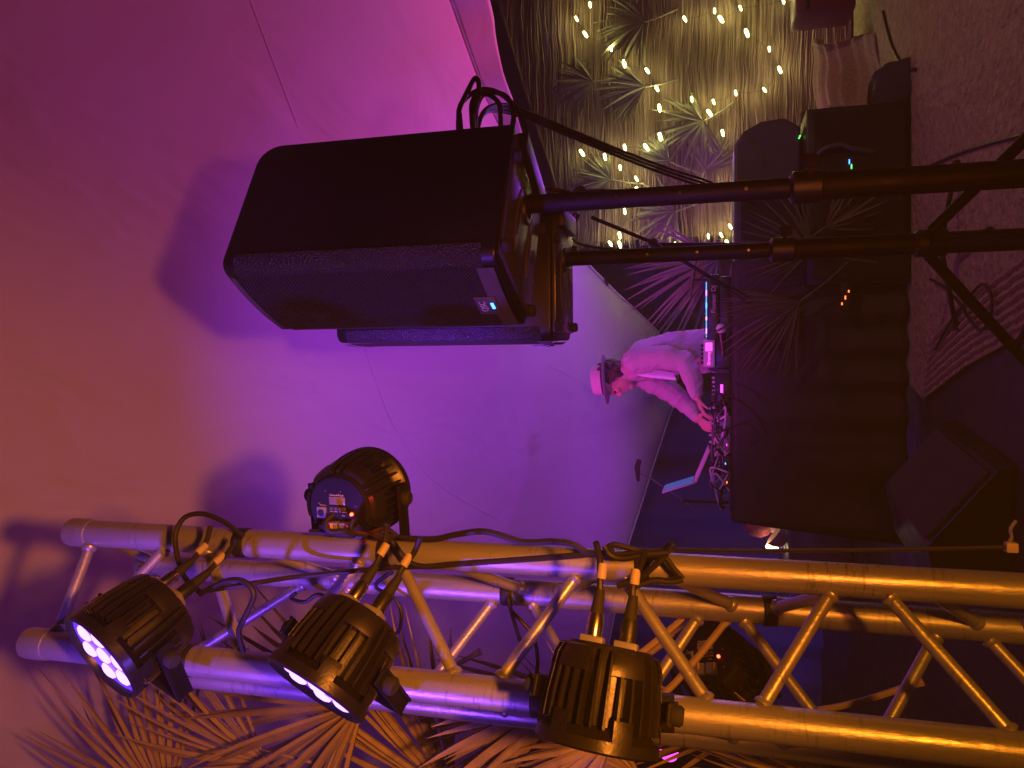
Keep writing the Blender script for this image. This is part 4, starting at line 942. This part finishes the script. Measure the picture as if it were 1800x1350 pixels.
# ================================================================== THE DJ
def ell(bm, c, r_, rot=None, seg=20):
    T = Matrix.Translation(Vector(c)) @ (rot or Matrix.Identity(4)) @ Matrix.Diagonal((r_[0], r_[1], r_[2], 1))
    bmesh.ops.create_uvsphere(bm, u_segments=seg, v_segments=seg // 2 + 2, radius=1, matrix=T)
def limb(bm, pts):          # tapered chain of spheres and cones: (x, y, z, r)
    for (a, b) in zip(pts, pts[1:]):
        pa, pb = Vector(a[:3]), Vector(b[:3]); n = max(2, int((pb - pa).length / (.35 * min(a[3], b[3]))))
        for i in range(n + 1):
            t = i / n; p = pa.lerp(pb, t); r_ = a[3] + (b[3] - a[3]) * t
            bmesh.ops.create_icosphere(bm, subdivisions=2, radius=r_, matrix=Matrix.Translation(p))
def fuse(bm, name, m, parent, voxel, smooth_it=6, disp=None):
    me = bpy.data.meshes.new(name); bm.to_mesh(me); bm.free()
    t = bpy.data.objects.new('tmp', me); COL.objects.link(t)
    r_ = t.modifiers.new('r', 'REMESH'); r_.mode = 'VOXEL'; r_.voxel_size = voxel
    s_ = t.modifiers.new('s', 'SMOOTH'); s_.factor = .5; s_.iterations = smooth_it
    bpy.context.view_layer.update()
    out = bpy.data.meshes.new_from_object(t.evaluated_get(bpy.context.evaluated_depsgraph_get()))
    bpy.data.objects.remove(t); bpy.data.meshes.remove(me)
    if disp:
        ns = [v.normal.copy() for v in out.vertices]
        for v, n in zip(out.vertices, ns): v.co += n * disp(v.co)
    inv = wm(parent).inverted()
    for v in out.vertices: v.co = inv @ v.co
    out.name = name; out.materials.clear(); out.materials.append(MT[m]); out.polygons.foreach_set('use_smooth', [True] * len(out.polygons)); out.update()
    o = bpy.data.objects.new(name, out); COL.objects.link(o); o.parent = parent; return o
dj = thing('person', 'person in a pale jacket and brimmed hat bent over the gear table', 'person', (.2, 4.72, .016))
bm = bmesh.new()
limb(bm, [(.21, 4.72, .98, .135), (.21, 4.70, 1.15, .125), (.15, 4.66, 1.34, .13), (.11, 4.65, 1.43, .09), (.075, 4.65, 1.475, .058), (.04, 4.65, 1.53, .055)])
limb(bm, [(.19, 4.65, .95, .10), (.15, 4.64, .53, .062), (.17, 4.66, .50, .058), (.20, 4.67, .12, .042)]); limb(bm, [(.22, 4.80, .95, .10), (.23, 4.82, .53, .062), (.25, 4.83, .50, .058), (.29, 4.84, .12, .042)])
limb(bm, [(.20, 4.67, .06, .040), (.10, 4.655, .045, .036), (.03, 4.65, .036, .028)]); limb(bm, [(.29, 4.84, .06, .040), (.19, 4.825, .045, .036), (.12, 4.82, .036, .028)])
NA = [(.14, 4.50, 1.40, .062), (.16, 4.44, 1.24, .050), (.13, 4.40, 1.11, .042), (.02, 4.37, 1.06, .033), (-.075, 4.345, 1.040, .026)]
FA = [(.06, 4.81, 1.40, .062), (-.03, 4.80, 1.24, .050), (-.10, 4.72, 1.13, .042), (-.16, 4.60, 1.065, .033), (-.20, 4.515, 1.040, .026)]
for A in (NA, FA):
    limb(bm, A)
    w, e = Vector(A[-1][:3]), Vector(A[-2][:3]); d = (w - e).normalized(); d.z -= .15; d.normalize(); sd = d.cross(Vector((0, 0, 1))).normalized(); dn = sd.cross(d)
    pc_ = w + d * .05; ell(bm, pc_, (.040, .034, .016), frame(dn, d), 14)
    for k, (off, ln_) in enumerate(((-.030, .062), (-.011, .072), (.010, .070), (.029, .055))):
        b0_ = w + d * .078 + sd * off; k1 = b0_ + d * ln_ * .5 + dn * (-.004); k2 = k1 + d * ln_ * .28 - Vector((0, 0, ln_ * .30)); k3 = k2 - Vector((0, 0, ln_ * .28)) + d * .004
        limb(bm, [tuple(b0_) + (.0095,), tuple(k1) + (.0088,), tuple(k2) + (.0082,), tuple(k3) + (.0072,)])
    b0_ = w + d * .028 - sd * .030; limb(bm, [tuple(b0_) + (.0115,), tuple(b0_ + d * .030 - sd * .026 - Vector((0, 0, .010))) + (.0100,), tuple(b0_ + d * .056 - sd * .030 - Vector((0, 0, .030))) + (.0080,)])
# head, face toward -x and tipped down
HR = Matrix.Rotation(R(-18), 4, 'Y'); HC = Vector((.028, 4.65, 1.560))
def hp(x, y, z): return HC + (HR @ Vector((x, y, z)))
ell(bm, hp(.008, 0, .020), (.098, .076, .100), HR); ell(bm, hp(-.030, 0, -.040), (.064, .058, .075), HR)
ell(bm, hp(-.072, 0, -.098), (.024, .026, .020), HR); ell(bm, hp(-.084, 0, .022), (.016, .050, .014), HR)
limb(bm, [tuple(hp(-.088, 0, .012)) + (.011,), tuple(hp(-.108, 0, -.022)) + (.013,)]); 
for sy_ in (-1, 1):
    ell(bm, hp(-.098, sy_ * .011, -.026), (.010, .009, .008), HR); ell(bm, hp(-.072, sy_ * .036, -.018), (.022, .022, .018), HR); ell(bm, hp(.022, sy_ * .076, -.012), (.018, .010, .030), HR)
ell(bm, hp(-.090, 0, -.054), (.011, .022, .0065), HR); ell(bm, hp(-.087, 0, -.068), (.011, .020, .0070), HR)
body = fuse(bm, 'body', 'skin', dj, .0052, 3)
for sy_ in (-1, 1): MB().lathe([(0, .012), (.008, .009), (.012, 0), (.008, -.009), (0, -.012)], 12, Matrix.Translation(hp(-.078, sy_ * .031, .004))).obj('eye', 'hatband', dj, world=True)
# jacket
bm = bmesh.new()
limb(bm, [(.205, 4.71, .90, .145), (.205, 4.70, 1.05, .138), (.19, 4.69, 1.18, .136), (.155, 4.665, 1.32, .138), (.12, 4.655, 1.40, .112), (.098, 4.65, 1.445, .076)])
ell(bm, (.15, 4.665, 1.36), (.122, .185, .115)); ell(bm, (.20, 4.70, 1.05), (.135, .18, .22))
for A in (NA, FA): limb(bm, [(p[0], p[1], p[2], p[3] + (.022, .022, .022, .019, .017)[i]) for i, p in enumerate(A[:4])] + [tuple(Vector(A[3][:3]).lerp(Vector(A[4][:3]), .75)) + (.043,)])
def fold_n(c): return .010 * noise.noise(Vector((c.x * 9, c.y * 9, c.z * 16))) + .006 * noise.noise(Vector((c.x * 26 + c.z * 18, c.y * 20, c.z * 8))) + .007 * max(0, noise.noise(Vector((c.x * 30 + c.z * 34, c.y * 6, c.z * 5 - c.x * 8)))) 
jk = fuse(bm, 'jacket', 'jacket', dj, .006, 4, fold_n)
bm = bmesh.new()
limb(bm, [(.105, 4.65, 1.455, .074), (.075, 4.65, 1.485, .068)]); fuse(bm, 'collar', 'jacket', dj, .007, 3, lambda c: .004 * math.sin(c.x * 90))
def strip(pix, w0, w1, Y0, Y1, m, nm):
    P = smoothpath([at(x, y, Y0 + (Y1 - Y0) * i / (len(pix) - 1)) for i, (x, y) in enumerate(pix)], 5); vs, fs = [], []
    for i, p in enumerate(P):
        w = w0 + (w1 - w0) * i / (len(P) - 1); q = Vector((-.85, -.4, -.35)).normalized()
        for a, b_ in ((-1, 0), (-.4, -.010), (.4, -.012), (1, 0), (0, .02)): vs.append(p + q * w * a + Vector((0, b_, 0)))
    n = 5
    for i in range(len(P) - 1):
        for k in range(n): fs.append((i * n + k, i * n + (k + 1) % n, (i + 1) * n + (k + 1) % n, (i + 1) * n + k))
    return MB().add(vs, fs).obj(nm, m, dj, world=True)
strip([(1108, 648), (1130, 654), (1160, 658), (1186, 661)], .036, .030, 4.515, 4.455, 'shirt', 'shirt_front')
strip([(1104, 640), (1130, 645), (1165, 651), (1186, 655)], .012, .010, 4.50, 4.435, 'jacket', 'lapel')
bm = bmesh.new()
limb(bm, [(.19, 4.65, .93, .125), (.155, 4.64, .53, .085), (.17, 4.655, .49, .082), (.20, 4.67, .10, .065)]); limb(bm, [(.22, 4.80, .93, .125), (.235, 4.82, .53, .085), (.25, 4.83, .49, .082), (.29, 4.84, .10, .065)])
fuse(bm, 'trousers', 'trousers', dj, .010, 4, lambda c: .006 * noise.noise(c * 12))
for a, b_ in (((.21, 4.67), (.03, 4.65)), ((.30, 4.84), (.12, 4.82))):
    bm = bmesh.new(); limb(bm, [(a[0], a[1], .062, .048), (.5 * (a[0] + b_[0]), a[1], .058, .046), (b_[0], b_[1], .050, .036)]); fuse(bm, 'shoe', 'shoe', dj, .008, 2)
# curly hair
bm = bmesh.new(); rr = random.Random(5)
ell(bm, hp(.040, 0, .010), (.082, .084, .090), HR)
for k in range(230):
    a, b_ = rr.uniform(-2.15, 2.15), rr.uniform(-.95, .75); v = Vector((math.cos(a) * math.cos(b_), math.sin(a) * math.cos(b_), math.sin(b_)))
    if v.x < -.35 and abs(v.y) < .75: continue
    p = hp(.034 + v.x * .090, v.y * .090, .002 + v.z * .098); bmesh.ops.create_icosphere(bm, subdivisions=1, radius=rr.uniform(.008, .016), matrix=Matrix.Translation(p))
fuse(bm, 'hair', 'hair', dj, .005, 1)
# hat
TH = Matrix.Translation((.030, 4.65, 1.598)) @ Matrix.Rotation(R(-5), 4, 'Y') @ Matrix.Diagonal((1.06, .94, 1, 1))
hat = MB().lathe([(.094, .004), (.092, .03), (.088, .070), (.078, .088), (.050, .094), (0, .092)], 32, TH).obj('hat', 'hat', dj, world=True)
MB().lathe([(.0955, .003), (.0965, .006), (.0945, .026), (.0935, .028)], 32, TH, cap=False).obj('hat_band', 'hatband', hat, world=True)
MB().lathe([(.088, .004), (.115, .000), (.138, .003), (.149, .009), (.150, .005), (.138, -.002), (.115, -.005), (.088, -.001)], 36, TH).obj('brim', 'brim', hat, world=True)

# ================================================================== STAGE HAZE
hz = MB().box((0, 2.65, 1.95), (14.4, 11.9, 7.3)).obj('haze', 'black', None, 0); tag(hz, 'thin stage haze in the air', kind='stuff')
hm_ = bpy.data.materials.new('stage_haze'); hm_.use_nodes = True; nt = hm_.node_tree; nt.nodes.clear()
out = nt.nodes.new('ShaderNodeOutputMaterial'); pv = nt.nodes.new('ShaderNodeVolumePrincipled')
pv.inputs['Color'].default_value = (.9, .9, .9, 1); pv.inputs['Density'].default_value = .009; pv.inputs['Anisotropy'].default_value = .0
nt.links.new(pv.outputs[0], out.inputs['Volume']); hz.data.materials.clear(); hz.data.materials.append(hm_); hz.display_type = 'WIRE'
